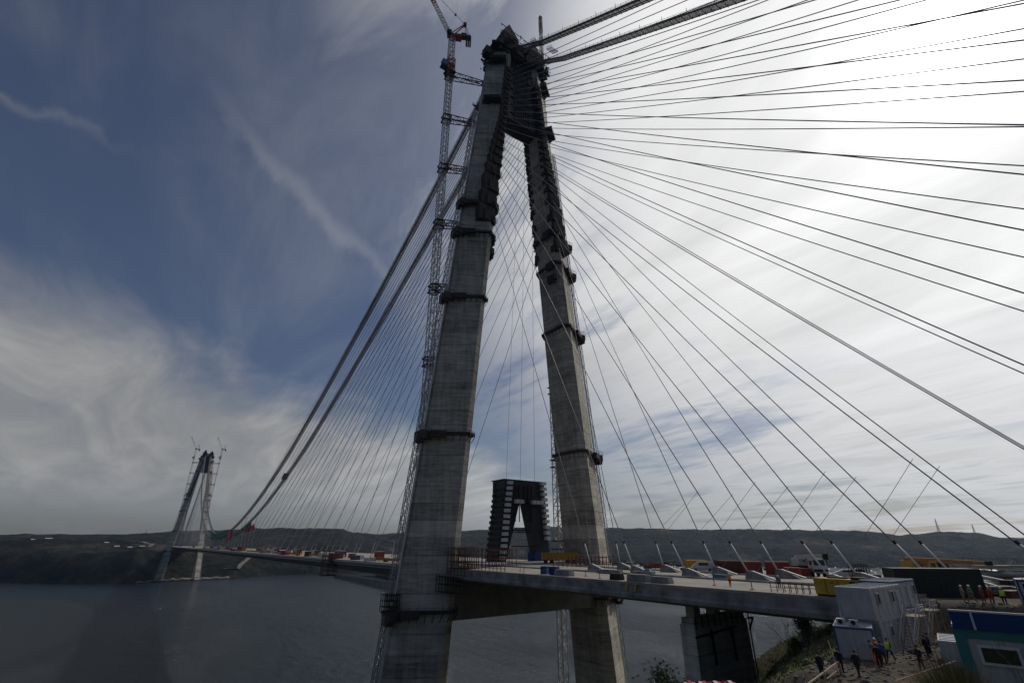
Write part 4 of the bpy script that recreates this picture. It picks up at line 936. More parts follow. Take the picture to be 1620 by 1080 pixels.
# loose goods: crates, drums, cones and panels
def crate(name, label, loc, d, m, rz, grp):
    b = MB(); w, l, h = d; b.box((0, 0, h/2), (w, l, h))
    for i in range(int(l/.5)): b.box((w/2, -l/2+.25+i*.5, h/2), (.06, .1, h)); b.box((-w/2, -l/2+.25+i*.5, h/2), (.06, .1, h))
    for z in (.06, h-.06): b.box((0, 0, z), (w+.08, l+.08, .1))
    o = b.build(name, m); o.location = loc; o.rotation_euler = (0, 0, rz); tag(o, label, 'crate', grp)
rr = random.Random(77)
for i in range(46):
    y = 20+i*8.5+rr.uniform(-3, 3) + (i > 30)*(i-30)*9; x = rr.choice((-26, -24, -22, -17, -12.5))+rr.uniform(-1, 1)
    m = rr.choice((M_RED, M_REDST, M_ORG, M_MODW, M_DARK, M_PINE, M_CLOTH_G, M_REDST)); sz = rr.uniform(.9, 2.4)*(1+y/500)
    crate('crate', 'small crate among the clutter strewn along the main span deck', (x, y, ZD), (sz, sz*rr.uniform(1, 2), sz*rr.uniform(.5, .9)), m, rr.uniform(0, 3), 'crates along the main span')
for i in range(26):
    y = rr.uniform(-98, -16); x = rr.uniform(8, 27)
    m = rr.choice((M_REDST, M_DARK, M_GREY, M_PINE, M_TEALC, M_CLOTH_G, M_BROWN)); sz = rr.uniform(.7, 1.5)
    crate('crate', 'small crate among the goods beyond the stay rows of the side span', (x, y, ZD), (sz, sz*rr.uniform(1, 2.4), sz*rr.uniform(.5, .9)), m, rr.uniform(0, 3), 'crates on the side span')
for i in range(22):
    y = rr.uniform(-122, -108); x = rr.uniform(-12, 24)
    m = rr.choice((M_REDST, M_DARK, M_GREY, M_PINE, M_CLOTH_G, M_BROWN, M_CONC)); sz = rr.uniform(.8, 1.9)
    crate('crate', 'crate among the building goods behind the crowd of workers', (x, y, gz(x, y)), (sz, sz*rr.uniform(1, 2.4), sz*rr.uniform(.5, .9)), m, rr.uniform(0, 3), 'crates behind the workers')
for i in range(5):
    x, y = -6+i*4.5, -112.5-i*1.6; b = MB()
    for k in range(5): b.tube([(x-2.4, y+1.6+k*.3, gz(x, y)+.25+.22*(k % 2)), (x+2.4, y-1.6+k*.3, gz(x, y)+.25+.22*(k % 2))], .12, 6)
    tag(b.build('pipe_bundle', M_GREY if i % 2 else M_REDST), '%s bundle of thin pipes behind the workers, counted from the olive container' % near_w[i], 'pipe bundle', 'pipe bundles behind the workers')

# ------------------------------------------------------------------ site cabins
def cabin(name, label, loc, rz, L, Wd, Hh, trim, windows=(), doors=(), wall=M_WHITE, group='site office cabins', end_seams=True, edge=.14):
    """long axis x, front face at -y"""
    T = thing(name, label, 'site cabin', loc, rz, group)
    b = MB(); b.box((0, 0, Hh/2), (L-.1, Wd-.1, Hh-.1)); wl = b.build('wall', wall, T)
    s = MB()
    n = max(2, round(L/1.2))
    for i in range(1, n): s.box((-L/2+i*L/n, -Wd/2+.045, Hh/2), (.035, .03, Hh-.3)); s.box((-L/2+i*L/n, Wd/2-.045, Hh/2), (.035, .03, Hh-.3))
    n = max(2, round(Wd/1.2))
    for i in range(1, n):
        for x in (-1, 1): s.box((x*(L/2-.045), -Wd/2+i*Wd/n, Hh/2), (.03, .035, Hh-.3))
    s.build('panel_seam', M_GREY, wl)
    f = MB()
    for x in (-1, 1):
        for y in (-1, 1): f.box((x*(L/2-edge/2), y*(Wd/2-edge/2), Hh/2), (edge, edge, Hh))
        for z in (edge/2, Hh-edge/2): f.box((x*(L/2-edge/2), 0, z), (edge*.98, Wd-2*edge, edge*.98))
    for y in (-1, 1):
        for z in (edge/2, Hh-edge/2): f.box((0, y*(Wd/2-edge/2), z), (L-2*edge, edge*.98, edge*.98))
    f.build('frame', trim, T)
    r = MB(); r.box((0, 0, Hh+.04), (L-.04, Wd-.04, .09)); 
    for i in range(int(L/.9)): r.box((-L/2+.6+i*.9, 0, Hh+.105), (.1, Wd-.2, .05))
    r.build('roof', M_ROOF, T)
    for x, z, w, h in windows:
        q = MB(); q.box((x, -Wd/2-.01, z), (w, .1, h)); wn = q.build('window', M_MODW, T)
        q = MB(); q.box((x, -Wd/2-.05, z), (w-.16, .05, h-.16)); q.build('pane', M_GLASS, wn)
    for x, w in doors:
        q = MB(); q.box((x, -Wd/2+.005, 1.1), (w, .09, 2.05)); dr = q.build('door', M_ROOF, T)
        q = MB(); q.box((x+w*.38, -Wd/2-.06, 1.05), (.12, .06, .06)); q.build('handle', M_DARK, dr)
    return T
GY0 = 74.7
cabin('site_cabin', 'white upper storey site cabin, left one, with two slit windows', (-35.7, -108.4, GY0+2.75), .03, 8.6, 3.0, 2.6, M_WHITE, ((-2.6, 1.7, .62, 1.0), (1.3, 1.7, .62, 1.0)), ((2.9, .9),))
cabin('site_cabin', 'white upper storey site cabin with blue corner posts, right one', (-27.6, -107.4, GY0+2.9), .0, 7.0, 3.0, 2.65, M_BLUE, ((-1.6, 1.7, .6, 1.0), (2.6, 1.7, .6, 1.0)), ((1.0, .9),))
cabin('site_cabin', 'white ground floor cabin behind the steel stairs', (-35.2, -108.4, GY0), .03, 8.8, 3.0, 2.65, M_WHITE, ((-1.8, 1.7, .6, .9),), ((.6, .9),))
cabin('site_cabin', 'white ground floor cabin at the right under the blue edged storey', (-27.4, -107.6, GY0), .0, 7.0, 3.0, 2.8, M_WHITE, ((-1.8, 1.7, .6, .9),), ((1.2, .9),))
# front cabin with blue frame: wide end faces the camera
T = cabin('site_cabin', 'white single cabin with a blue frame in front of the two-storey offices', (-43.4+2.82, -109.2+1.0, GY0-.15), math.atan2(.33, .94), 6.0, 3.0, 2.55, M_BLUE, (), ())
for i, (dx, dy, lab) in enumerate(((-2.2, .8, 'air conditioner unit at the back of the front cabin roof'), (-2.45, -.2, 'air conditioner unit nearer the front edge of the cabin roof'))):
    A = thing('air_conditioner', lab, 'air conditioner', (-40.6+dx*.94-dy*.33, -108.2+dx*.33+dy*.94, GY0-.15+2.66), .35, 'air conditioners on the cabin roof')
    b = MB(); b.box((0, 0, .24), (.3, .7, .45)); b.build('housing', M_MODW, A); b = MB(); b.tube([(-.19, .05, .24), (-.14, .05, .24)], .18, 14); b.build('fan', M_BLACK, A)
rebar_rail('white pipe rail along the roof edge of the front cabin', (-41.4, -107.6, GY0+2.5), (-37.4, -106.3, GY0+2.5), .9, M_MODW, 1.2, .04)
# outside stairs
def stair(label, x, y, rz, up=2.75):
    T = thing('steel_stair', label, 'stair', (x, y, GY0), rz, 'outside stairs of the offices')
    n = 11; b = MB()
    for i in range(n): b.box((-1.9+i*.28-.6, 0, .25*(i+1)), (.3, 1.0, .05))
    b.build('tread', M_GREY, T)
    b = MB()
    for s_ in (-.52, .52): b.bar((-2.75, s_, 0), (.45, s_, up), .06, .22)
    b.box((1.4, 0, up), (1.9, 1.3, .1))
    for px, py in ((.5, -.6), (2.3, -.6), (2.3, .6), (.5, .6)): b.bar((px, py, 0), (px, py, up), .08)
    b.build('stringer', M_PINE, T)
    b = MB()
    for s_ in (-.55, .55):
        b.bar((-2.75, s_, 1.0), (.45, s_, up+1.0), .05)
        for i in range(5): b.bar((-2.75+i*.8, s_, i*.69), (-2.75+i*.8, s_, i*.69+1.0), .045)
    for a, c in (((.5, -.6), (2.3, -.6)), ((2.3, -.6), (2.3, .6))):
        for hh in (.5, 1.0): b.bar((*a, up+hh), (*c, up+hh), .045)
        for t in (0, .33, .66, 1): b.bar((a[0]+(c[0]-a[0])*t, a[1]+(c[1]-a[1])*t, up), (a[0]+(c[0]-a[0])*t, a[1]+(c[1]-a[1])*t, up+1), .045)
    b.build('handrail', M_MODW, T)
stair('left outside steel stair up to the white upper cabin', -34.2, -110.9, .0)
stair('right outside steel stair up to the blue edged cabin', -27.6, -110.2, .0)
# low white container beside the teal cabin
T = cabin('storage_box', 'low white storage container in the yard beside the teal cabin', (-38.4, -114.9, GY0), .27, 4.6, 2.1, 1.8, M_WHITE)
# teal cabin with banner
TC = cabin('site_cabin', 'nearest white cabin with teal frame and a navy banner along its roof', (-72.0, -128.1, 78.95), math.radians(-76), 7.0, 3.0, 2.5, M_TEAL, ((-2.5, 1.78, 1.0, .56),), (), edge=.30)
b = MB(); b.box((0, -1.53, 2.72), (6.9, .06, .52)); b.build('banner', M_NAVY, TC)
b = MB(); b.box((0, -1.53, 3.0), (6.9, .09, .05))
for x in (-2.9, -.4, 2.2): b.box((x, -1.58, 2.72), (.06, .03, .5))
b.build('banner_batten', M_MODW, TC)
b = MB(); b.box((-1.0, -1.53, 2.35), (1.15, .03, .17)); sgn = b.build('name_sign', M_TEALC, TC)
b = MB(); rr = random.Random(3)      # lettering too small to read in the photograph: a row of pale strokes
for i in range(15):
    if i == 6: continue
    x = -1.0-.49+i*.07; b.box((x, -1.551, 2.35), (.014, .008, .09)); b.box((x+.018, -1.551, 2.35+rr.choice((-.035, 0, .035))), (.03, .008, .014))
b.build('sign_lettering', M_BLOCK, sgn)
cabin('site_cabin', 'small glazed navy framed cabin behind the banner at the right edge', (-17.0, -118.6, 77.9), math.radians(-75), 5, 2.6, 2.5, M_NAVY, ((-.2, 1.35, 4.0, 1.8),), ())

# ------------------------------------------------------------------ handrails, poles
def pole(name, label, p, q, r, m, cat, group=None):
    b = MB(); b.tube([p, q], r, 6); return tag(b.build(name, m), label, cat, group)
T = thing('handrail', 'pale timber handrail at the yard edge below the front cabin', 'handrail', (-48, -109, GY0))
b = MB(); b.bar((-59.5, -112.2, 75.45), (-50.6, -110.6, 75.55), .09); b.build('top_rail', M_PINE, T, True)
b = MB(); b.bar((-54.5, -111.3, 75.05), (-50.6, -110.6, 75.1), .07); b.build('lower_rail', M_PINE, T, True)
for x, y in ((-50.55, -110.6), (-55, -111.4), (-59.3, -112.15)): b = MB(); b.bar((x, y, gz(x, y)-.2), (x, y, 75.6), .09); b.build('post', M_PINE, T, True)
pole('leaning_pole', 'thin pale pole leaning up from the handrail left of the front cabin', (-50.4, -110.4, 74.6), (-48.5, -109.2, 76.6), .035, M_PINE, 'pole')
pole('barrier_pole', 'long red and white pole lying across the yard in front of the bush', (-52.5, -114.9, 75.3), (-43.3, -116.0, 75.6), .05, M_POLE, 'barrier pole')
pole('mast_pole', 'tall thin dark pole rising from the slope right of the pier', (2.5, -72, 60), (2.5, -72, 73.0), .12, M_DARK, 'pole')
pole('marker_post', 'short post with a cross arm on the slope right of the pier', (6, -69, 60), (6, -69, 64.5), .12, M_DARK, 'post')
pole('fallen_beam', 'pale beam lying on the slope right of the pier', (-3, -80, 61.8), (1.2, -84, 62.6), .22, M_PINE, 'beam')
# striped canopy booth
T = thing('market_canopy', 'red and white striped canopy at the bottom edge of the picture', 'canopy', (-80.7, -119.9, gz(-80.7, -119.9)))
n = 14; red = MB(); wh = MB()
for i in range(n):
    x0, x1 = -.85+i*1.7/n, -.85+(i+1)*1.7/n; bb = red if i % 2 else wh
    rows_ = []
    for t in (0, 1, 2, 3, 4):
        y = -.8+t*.4; z = 3.05+.3*math.sin(math.pi*t/4)+.04*math.sin(i*1.7)
        rows_.append((y, z))
    for t in range(4):
        (ya, za), (yb, zb) = rows_[t], rows_[t+1]
        bb.add([(x0, ya, za), (x1, ya, za), (x1, yb, zb), (x0, yb, zb), (x0, ya, za-.03), (x1, ya, za-.03), (x1, yb, zb-.03), (x0, yb, zb-.03)], [(0, 1, 2, 3), (7, 6, 5, 4), (0, 4, 5, 1), (2, 6, 7, 3)])
c = red.build('striped_fabric', M_REDF, T); c.location = (0, 0, .0); wh.build('striped_fabric', M_MODW, T)
b = MB()
for x in (-.8, .8):
    for y in (-.75, .75): b.bar((x, y, 0), (x, y, 3.05), .05)
b.build('post', M_GREY, T)
T.rotation_euler = (0, 0, -.62); T.location.z = 79.72-3.3+.04

# ------------------------------------------------------------------ vegetation
def leafy(name, label, loc, h, r, n, m=M_LEAF, cat='tree', grp=None, th=.35, size=.22, seed=0, squash=1.):
    rr = random.Random(seed); T = thing(name, label, cat, loc, rr.uniform(0, 6), grp)
    b = MB(); top = Vector((rr.uniform(-.1, .1)*h, rr.uniform(-.1, .1)*h, h*.8)); mid = Vector((top.x*.3, top.y*.5, h*.4))
    b.tube([(0, 0, -.3), mid, top], r*.07+.02, 6, r*.02)
    cl = []
    for i in range(9):
        st = Vector((0, 0, 0)).lerp(mid, .6) if i < 4 else mid
        a = rr.uniform(0, 6.28); e = Vector((math.cos(a)*r*rr.uniform(.4, .85), math.sin(a)*r*rr.uniform(.4, .85), h*rr.uniform(th, .95))); cl.append(e); b.tube([st, st.lerp(e, .5)+Vector((0, 0, .1*h)), e], r*.035+.01, 4, .01)
    cl.append(top); b.build('trunk', M_WOOD, T)
    f = MB()
    for i in range(n):
        c = rr.choice(cl); s = r*rr.uniform(.15, .42); p = c+Vector((rr.gauss(0, s), rr.gauss(0, s), rr.gauss(0, s*squash*.9)))
        if p.z < .05*h: continue
        a = Vector((rr.gauss(0, 1), rr.gauss(0, 1), rr.gauss(0, 1))).normalized(); q = a.orthogonal().normalized(); z = size*rr.uniform(.6, 1.5)
        f.add([p-a*z, p+q*z*.5, p+a*z, p-q*z*.5], [(0, 1, 2, 3)])
    f.build('crown', m, T); return T
def bare(name, label, loc, h, seed, lean=(0, 0), spread=.5, r0=.05, depth=4, cat='tree', grp='bare winter trees'):
    rr = random.Random(seed); T = thing(name, label, cat, loc, 0, grp); b = MB(); tw = b
    def grow(p, d, L, r, k):
        e = p+d*L; m = p.lerp(e, .5)+Vector((rr.gauss(0, .04)*L, rr.gauss(0, .04)*L, 0)); (b if k > depth-2 else tw).tube([p, m, e], r, 5 if k > depth-2 else 3, r*.6)
        if k <= 0: return
        for i in range(rr.choice((2, 3, 3))):
            nd = (d+Vector((rr.gauss(0, spread), rr.gauss(0, spread), rr.gauss(.08, spread*.6)))).normalized(); grow(p.lerp(e, rr.uniform(.55, 1)), nd, L*rr.uniform(.5, .8), r*.55, k-1)
    grow(Vector((0, 0, -.3)), Vector((lean[0], lean[1], 1)).normalized(), h*.45, r0, depth)
    b.build('trunk', M_WOOD, T); return T
def on(x, y, name, *a, **k): pass
leafy('round_bush', 'dark round tree showing its top left of the pier at the bottom edge', (-62.4, -102.6, gz(-62.4, -102.6)-.2), 75.2-gz(-62.4, -102.6), 1.5, 3000, seed=3, size=.11, th=.5)
leafy('round_bush', 'smaller dark shrub top left of the round one at the bottom edge', (-64.8, -101.4, gz(-64.8, -101.4)-.2), 74.7-gz(-64.8, -101.4), .7, 900, seed=4, size=.10, th=.6)
leafy('small_tree', 'dark leaning evergreen on the grassy crest left of the front cabin', (-25.0, -94.4, gz(-25.0, -94.4)), 2.9, .7, 1500, seed=5, size=.10, grp='small trees on the crest')
leafy('small_tree', 'bushy evergreen on top of the crest nearest the front cabin', (-27.0, -97.0, gz(-27, -97)), 3.3, 1.1, 2200, seed=6, size=.10, grp='small trees on the crest')
leafy('small_tree', 'low dark shrub by the short post on the slope', (-2, -78, gz(-2, -78)), 1.6, 1.2, 1500, seed=7, size=.12, grp='small trees on the crest')
leafy('small_tree', 'low scrub clump below the bare tree on the slope', (-14, -86.5, gz(-14, -86.5)), 1.6, 1.8, 2200, seed=8, size=.12, grp='small trees on the crest')
bare('bare_tree', 'single slender bare tree on the slope between pier and cabin', (-20.6, -91.2, gz(-20.6, -91.2)), 7.0, 5, spread=.33, r0=.11)
bare('bare_tree', 'thin bare shrub beside the evergreens on the crest', (-29.5, -99.0, gz(-29.5, -99.0)), 3.0, 8, spread=.5, r0=.05)
bare('bare_tree', 'dark bare tree in front of the far right cabin', (-61, -127.0, 78.2), 6.2, 14, lean=(-.05, .06), spread=.42, r0=.13, depth=5)
bare('bare_tree', 'thin bare branches rising before the teal cabin wall', (-78.5, -129.3, 80.2), 3.0, 21, lean=(.0, .5), spread=.55, r0=.02, depth=4)
bare('bare_tree', 'arching bare bramble right of the grassy bush', (-79.2, -127.2, 79.9), 2.5, 33, lean=(.0, -.6), spread=.55, r0=.02, depth=4)
rr = random.Random(61)
for i, (x, y) in enumerate(((-17, -89), (-22.5, -93), (-26, -96.2), (-30.5, -99.8), (-33.5, -100.8), (-36, -102), (-12, -85), (-39.5, -103.3), (-6, -80), (-28, -99.2))):
    bare('bare_shrub', 'thin leafless shrub among those growing along the grassy slope', (x, y, gz(x, y)), rr.uniform(1.6, 3.4), 100+i, lean=(rr.gauss(0, .15), rr.gauss(0, .15)), spread=.5, r0=.035, depth=4, cat='shrub', grp='leafless shrubs on the slope')
# grassy bush made of long thin blades
T = thing('broom_bush', 'rounded bush of thin olive stems in the bottom right foreground', 'bush', (-83.5, -127.4, 80.75)); rr = random.Random(9); b = MB(); c = MB()
for i in range(3000):
    a = rr.uniform(0, 6.28); t = rr.random()**.6; r = 1.1*t; base = Vector((math.cos(a)*r*.4, math.sin(a)*r*.4, -.2)); tip = Vector((math.cos(a)*r*1.1+rr.gauss(0, .1), math.sin(a)*r*1.1+rr.gauss(0, .1), (1.15-.65*t*t)*rr.uniform(.7, 1.18)))
    m = base.lerp(tip, .55)+Vector((0, 0, .1)); w = Vector((-math.sin(a), math.cos(a), 0))*.006
    (b if i % 4 else c).add([base-w, base+w, m+w, m-w, tip], [(0, 1, 2, 3), (3, 2, 4)])
b.build('stem', M_GRASSB, T); c.build('dry_stem', M_CLOTH_T, T)
# grass on the near slope
b = MB(); rr = random.Random(10)
gp = []
for i in range(44000):
    x = rr.uniform(-62, 34); y = rr.uniform(-120, -54)
    if -56 < x < -18 and y < -105.5: 
        continue
    if x > -30 and y < -100 or abs(y+75) < 3 and -22 < x < -4: continue
    gp.append((x, y))
gpa = np.array(gp); gh = near_h(gpa[:, 0], gpa[:, 1])
for (x, y), z in zip(gp, gh):
    a = rr.uniform(0, 6.28); s = rr.uniform(.1, .32); w = Vector((math.cos(a), math.sin(a), 0))*s*.35; p = Vector((x, y, z-.03)); t = p+Vector((rr.gauss(0, .12), rr.gauss(0, .12), s))
    b.add([p-w, p+w, t], [(0, 1, 2)])
tag(b.build('grass', M_GRASSB), 'rough grass tufts on the near slope', 'grass', kind='stuff')
# rubble on the yard and low weeds on the slope
b = MB(); rr = random.Random(55); pts_ = []
for i in range(2600):
    pts_.append((rr.uniform(-58, -20), rr.uniform(-122, -104), abs(rr.gauss(0, .07))+.03))
pa = np.array(pts_); ph = near_h(pa[:, 0], pa[:, 1])
for (x, y, s), z in zip(pts_, ph): b.box((x, y, z+s*.2), (s*rr.uniform(.8, 2), s*rr.uniform(.8, 2), s*.9), rz=rr.uniform(0, 3), rx=rr.uniform(-.4, .4))
tag(b.build('rubble', M_ROCK), 'loose stones and rubble scattered over the yard and bank', 'rubble', kind='stuff')
b = MB(); wp = [(rr.uniform(-58, 26), rr.uniform(-108, -58), rr.uniform(.25, .9)) for i in range(480)]; wp = [q for q in wp if not (q[1] < -104.5 and -52 < q[0] < -20) and not (q[0] > -30 and q[1] < -99)]
wa_ = np.array(wp); wh_ = near_h(wa_[:, 0], wa_[:, 1])
for (x, y, s), z in zip(wp, wh_):
    for k in range(60):
        a = rr.uniform(0, 6.28); t = Vector((x+math.cos(a)*s*rr.random(), y+math.sin(a)*s*rr.random(), z+s*rr.uniform(.2, 1.2))); d = Vector((rr.gauss(0, 1), rr.gauss(0, 1), rr.gauss(0, 1))).normalized()*.07; e = d.orthogonal().normalized()*.05
        b.add([t-d, t+e, t+d, t-e], [(0, 1, 2, 3)])
tag(b.build('scrub', M_LEAF), 'low mixed scrub and weeds covering the near slope', 'scrub', kind='stuff')
# rocks on the near slope
for i, (x, y) in enumerate(((-33, -99.5), (-30, -101.5), (-41, -103.3))):
    bm = bmesh.new(); bmesh.ops.create_icosphere(bm, subdivisions=2, radius=.3)
    rk = random.Random(i)
    for v in bm.verts: v.co *= rk.uniform(.75, 1.2)
    me = bpy.data.meshes.new('rock'); bm.to_mesh(me); bm.free(); me.materials.append(M_ROCK); o = bpy.data.objects.new('rock', me); COL.objects.link(o); o.location = (x, y, gz(x, y)+.1)
    tag(o, ['pale stone high on the grassy slope', 'pale stone in the middle of the grassy slope', 'pale stone near the handrail on the slope'][i], 'rock')

# ------------------------------------------------------------------ people
def person(label, loc, rz, top=M_CLOTH_D, legs=M_CLOTH_D, vest=None, helmet=None, pose='stand', s=1.0, hair=M_HAIR, group='people on the site', coat=False):
    rr = random.Random(label); T = thing('person', label, 'person', loc, rz, group)
    st = {'stand': .06, 'walk': .34, 'lean': .1, 'turn': .09}[pose]; ln = .14 if pose == 'lean' else 0.
    V = []; E = []; Rd = []
    def a(p, r, par=None):
        V.append(p); Rd.append(r)
        if par is not None: E.append((par, len(V)-1))
        return len(V)-1
    pel = a((0, 0, .95), .185); wa = a((0, .01+ln*.3, 1.12), .175, pel); ch = a((0, .02+ln*.8, 1.33), .20, wa); nk = a((0, .02+ln*1.2, 1.50), .062, ch); hd = a((0, .04+ln*1.5, 1.60), .085, nk); tp = a((0, .035+ln*1.6, 1.70), .082, hd)
    for sx in (-1, 1):
        f = st*sx*(1 if pose != 'turn' else .5)
        hp = a((sx*.11, 0, .88), .125, pel); kn = a((sx*.12, f*.55+.03, .50), .088, hp); an = a((sx*.12, f-(.05 if f < 0 else 0), .10 + (.05 if (pose == 'walk' and f < 0) else 0)), .062, kn); a((sx*.125, f+.15, .05+ (.02 if (pose == 'walk' and f < 0) else 0)), .042, an)
        sh = a((sx*.20, .02+ln*1.0, 1.43), .078, ch)
        if pose == 'lean': el = a((sx*.25, .14, 1.18), .062, sh); ha = a((sx*.14, .36, 1.10), .038, el)
        elif pose == 'turn' and sx > 0: el = a((sx*.27, .06, 1.17), .062, sh); ha = a((sx*.16, .28, 1.22), .036, el)
        else: el = a((sx*.26, -f*.35, 1.15), .062, sh); ha = a((sx*.27, -f*.7+.05, .93), .036, el)
        a((V[ha][0]*.98, V[ha][1]+.05, V[ha][2]-.08), .030, ha)
    me = bpy.data.meshes.new('body'); me.from_pydata(V, E, []); o = bpy.data.objects.new('body', me); COL.objects.link(o)
    o.modifiers.new('skin', 'SKIN'); sub = o.modifiers.new('sub', 'SUBSURF'); sub.levels = 1; sub.render_levels = 1
    for i, sv in enumerate(me.skin_vertices[0].data): sv.radius = (Rd[i], Rd[i]*.85); sv.use_root = (i == 0)
    dg = bpy.context.evaluated_depsgraph_get(); m2 = bpy.data.meshes.new_from_object(o.evaluated_get(dg)); bpy.data.objects.remove(o); m2.name = 'body'
    for x in (top, legs, M_SKIN, M_BLACK): m2.materials.append(x)
    for p in m2.polygons:
        z = p.center.z; r = math.hypot(p.center.x, p.center.y)
        hand = z < .98 and abs(p.center.x) > .21 or (pose in ('lean', 'turn') and p.center.y > .27 and 1.0 < z < 1.3)
        p.material_index = 3 if z < .10 else 2 if (z > 1.5 or hand) else 0 if z > (.99 if not coat else .62) or abs(p.center.x) > .2 and z > .9 else 1
        p.use_smooth = True
    ob = bpy.data.objects.new('body', m2); COL.objects.link(ob); ob.parent = T
    if vest:
        v = MB(); secs = []
        for z, rx, ry, yy in ((.90, .24, .19, 0), (1.12, .235, .185, ln*.3), (1.33, .255, .20, ln*.8), (1.46, .20, .14, ln*1.0)):
            secs.append([(rx*math.cos(t), .015+yy+ry*math.sin(t), z) for t in [i*math.pi/6 for i in range(12)]])
        v.loft(secs, True); vo = v.build('vest', vest, T, smooth=True)
        q = MB()
        for z, rx, ry, yy in ((1.10, .24, .19, ln*.25),): q.loft([[((rx+.006)*math.cos(t), .015+yy+(ry+.006)*math.sin(t), z+dz) for t in [i*math.pi/6 for i in range(12)]] for dz in (0, .05)], False)
        q.build('reflective_band', M_BLOCK, vo)
    hy = .04+ln*1.6
    h = MB()
    if helmet:
        h.loft([[((r_)*math.cos(t), hy+r_*1.15*math.sin(t), z) for t in [i*math.pi/6 for i in range(12)]] for z, r_ in ((1.68, .135), (1.69, .115), (1.74, .108), (1.79, .075), (1.81, .02))]); h.build('helmet', helmet, T, smooth=True)
    else:
        h.loft([[((r_)*math.cos(t), hy-.02+r_*1.1*math.sin(t), z) for t in [i*math.pi/6 for i in range(12)]] for z, r_ in ((1.62, .082), (1.68, .098), (1.74, .09), (1.785, .045))]); h.build('hair', hair, T, smooth=True)
    fc = MB(); fc.box((0, hy+.095, 1.635), (.022, .04, .045)); 
    for sx in (-1, 1): fc.box((sx*.03, hy+.078, 1.655), (.018, .012, .01)); fc.box((sx*.09, hy, 1.64), (.02, .035, .055))
    fc.box((0, hy+.078, 1.59), (.045, .012, .008)); fc.build('face', M_SKIN, T)
    T.scale = (s, s, s); return T
# on the deck
person('worker in red orange overalls standing on the deck near the fourth stay foot', (-24.6, -86.2, ZD), 2.6, M_HIVO, M_RED, None, M_HELM, 'stand')
person('worker in a green vest striding along the deck toward the yellow generator', (-24.0, -93.2, ZD), 2.0, M_CLOTH_D, M_CLOTH_D, M_GREENF, M_HELM, 'walk')
Z0 = GY0
P_ = [('man in a lime vest with his back turned at the right of the yard group', (-42.2, -111.2), M_CLOTH_D, M_CLOTH_D, M_HIVIS, None, 'walk', 1.4),
      ('white helmeted man in an orange vest in the middle of the yard group', (-43.1, -110.6), M_HIVO, M_CLOTH_D, M_HIVO, M_HELM, 'stand', 1.2),
      ('man in a lime vest half hidden at the left of the yard group', (-42.6, -110.2), M_CLOTH_G, M_CLOTH_D, M_HIVIS, None, 'stand', .8),
      ('worker in bright orange trousers leaning forward in the yard group', (-44.4, -110.9), M_CLOTH_G, M_HIVO, None, None, 'lean', .9),
      ('man in a blue shirt in front of the orange vest in the yard group', (-44.1, -111.35), M_CLOTH_B, M_CLOTH_D, None, None, 'turn', 1.9),
      ('man in a black coat beside the right edge of the front cabin', (-46.0, -111.7), M_CLOTH_D, M_CLOTH_D, None, None, 'stand', 2.2),
      ('man in a long dark coat alone in the yard behind the red and white pole', (-44.0, -113.9), M_CLOTH_D, M_CLOTH_D, None, None, 'turn', 1.0),
      ('dark clothed man standing left of the low white storage container', (-37.9, -112.6), M_CLOTH_D, M_CLOTH_D, None, None, 'stand', 2.8),
      ('second dark clothed man at the back of the low white storage container', (-36.2, -112.3), M_CLOTH_D, M_CLOTH_D, None, None, 'turn', 3.4),
      ('man in a dark suit and pale shirt at the bottom edge below the front cabin', (-50.4, -111.8), M_CLOTH_D, M_CLOTH_D, None, None, 'walk', 2.4),
      ('man in black left of the dark suited man below the front cabin', (-50.4, -110.6), M_CLOTH_D, M_CLOTH_D, None, None, 'stand', 2.0),
      ('man in black by the timber handrail at the bottom edge', (-53.2, -110.4), M_CLOTH_D, M_CLOTH_D, None, None, 'stand', 2.6)]
for lab, (x, y), tpm, lg, vs_, hm, ps, rz in P_: person(lab, (x, y, gz(x, y)), rz, tpm, lg, vs_, hm, ps, coat='coat' in lab)
Q_ = [('worker in a lime vest on the ramp, left of the pair below the olive container', (-24.0, -111.4), M_HIVIS, M_HELM, 'lean'), ('worker in a lime vest on the ramp, right of the pair below the olive container', (-23.2, -112.2), M_HIVIS, M_HELM, 'stand'),
      ('worker in tan overalls at the left of the crowd behind the navy banner', (-20.6, -112.0), None, M_HELM, 'turn'), ('worker in a green vest beside the man in tan behind the banner', (-20.2, -112.6), M_GREENF, M_HELM, 'walk'),
      ('worker in red at the left of the two in red behind the banner', (-19.8, -113.5), None, M_HELM, 'stand'), ('worker in red at the right of the two in red behind the banner', (-19.0, -114.0), None, M_HELMY, 'turn'),
      ('worker in a lime vest at the front of the crowd behind the banner', (-24.6, -114.3), M_HIVIS, M_HELM, 'stand'), ('worker in a lime vest at the right of the crowd behind the banner', (-18.8, -115.0), M_HIVIS, M_HELM, 'stand'),
      ('stooping worker in a lime vest below the right one behind the banner', (-24.0, -115.9), M_HIVIS, M_HELM, 'lean'), ('dark clothed man between the red and lime workers behind the banner', (-16.5, -113.6), None, None, 'stand'),
      ('white helmeted worker mostly hidden left behind the banner', (-25.6, -112.4), None, M_HELM, 'stand'), ('second white helmeted worker mostly hidden left behind the banner', (-25.2, -113.2), None, M_HELM, 'stand')]
for i, (lab, (x, y), vs_, hm, ps) in enumerate(Q_):
    zz = gz(x, y)
    tpm = M_CLOTH_T if 'tan' in lab else M_RED if 'in red' in lab else M_CLOTH_D
    person(lab, (x, y, zz), 2.2+i*.4, tpm, M_CLOTH_T if 'tan' in lab else (M_RED if 'in red' in lab else M_CLOTH_D), vs_ if 'in red' not in lab else None, hm, ps, group='workers behind the banner')

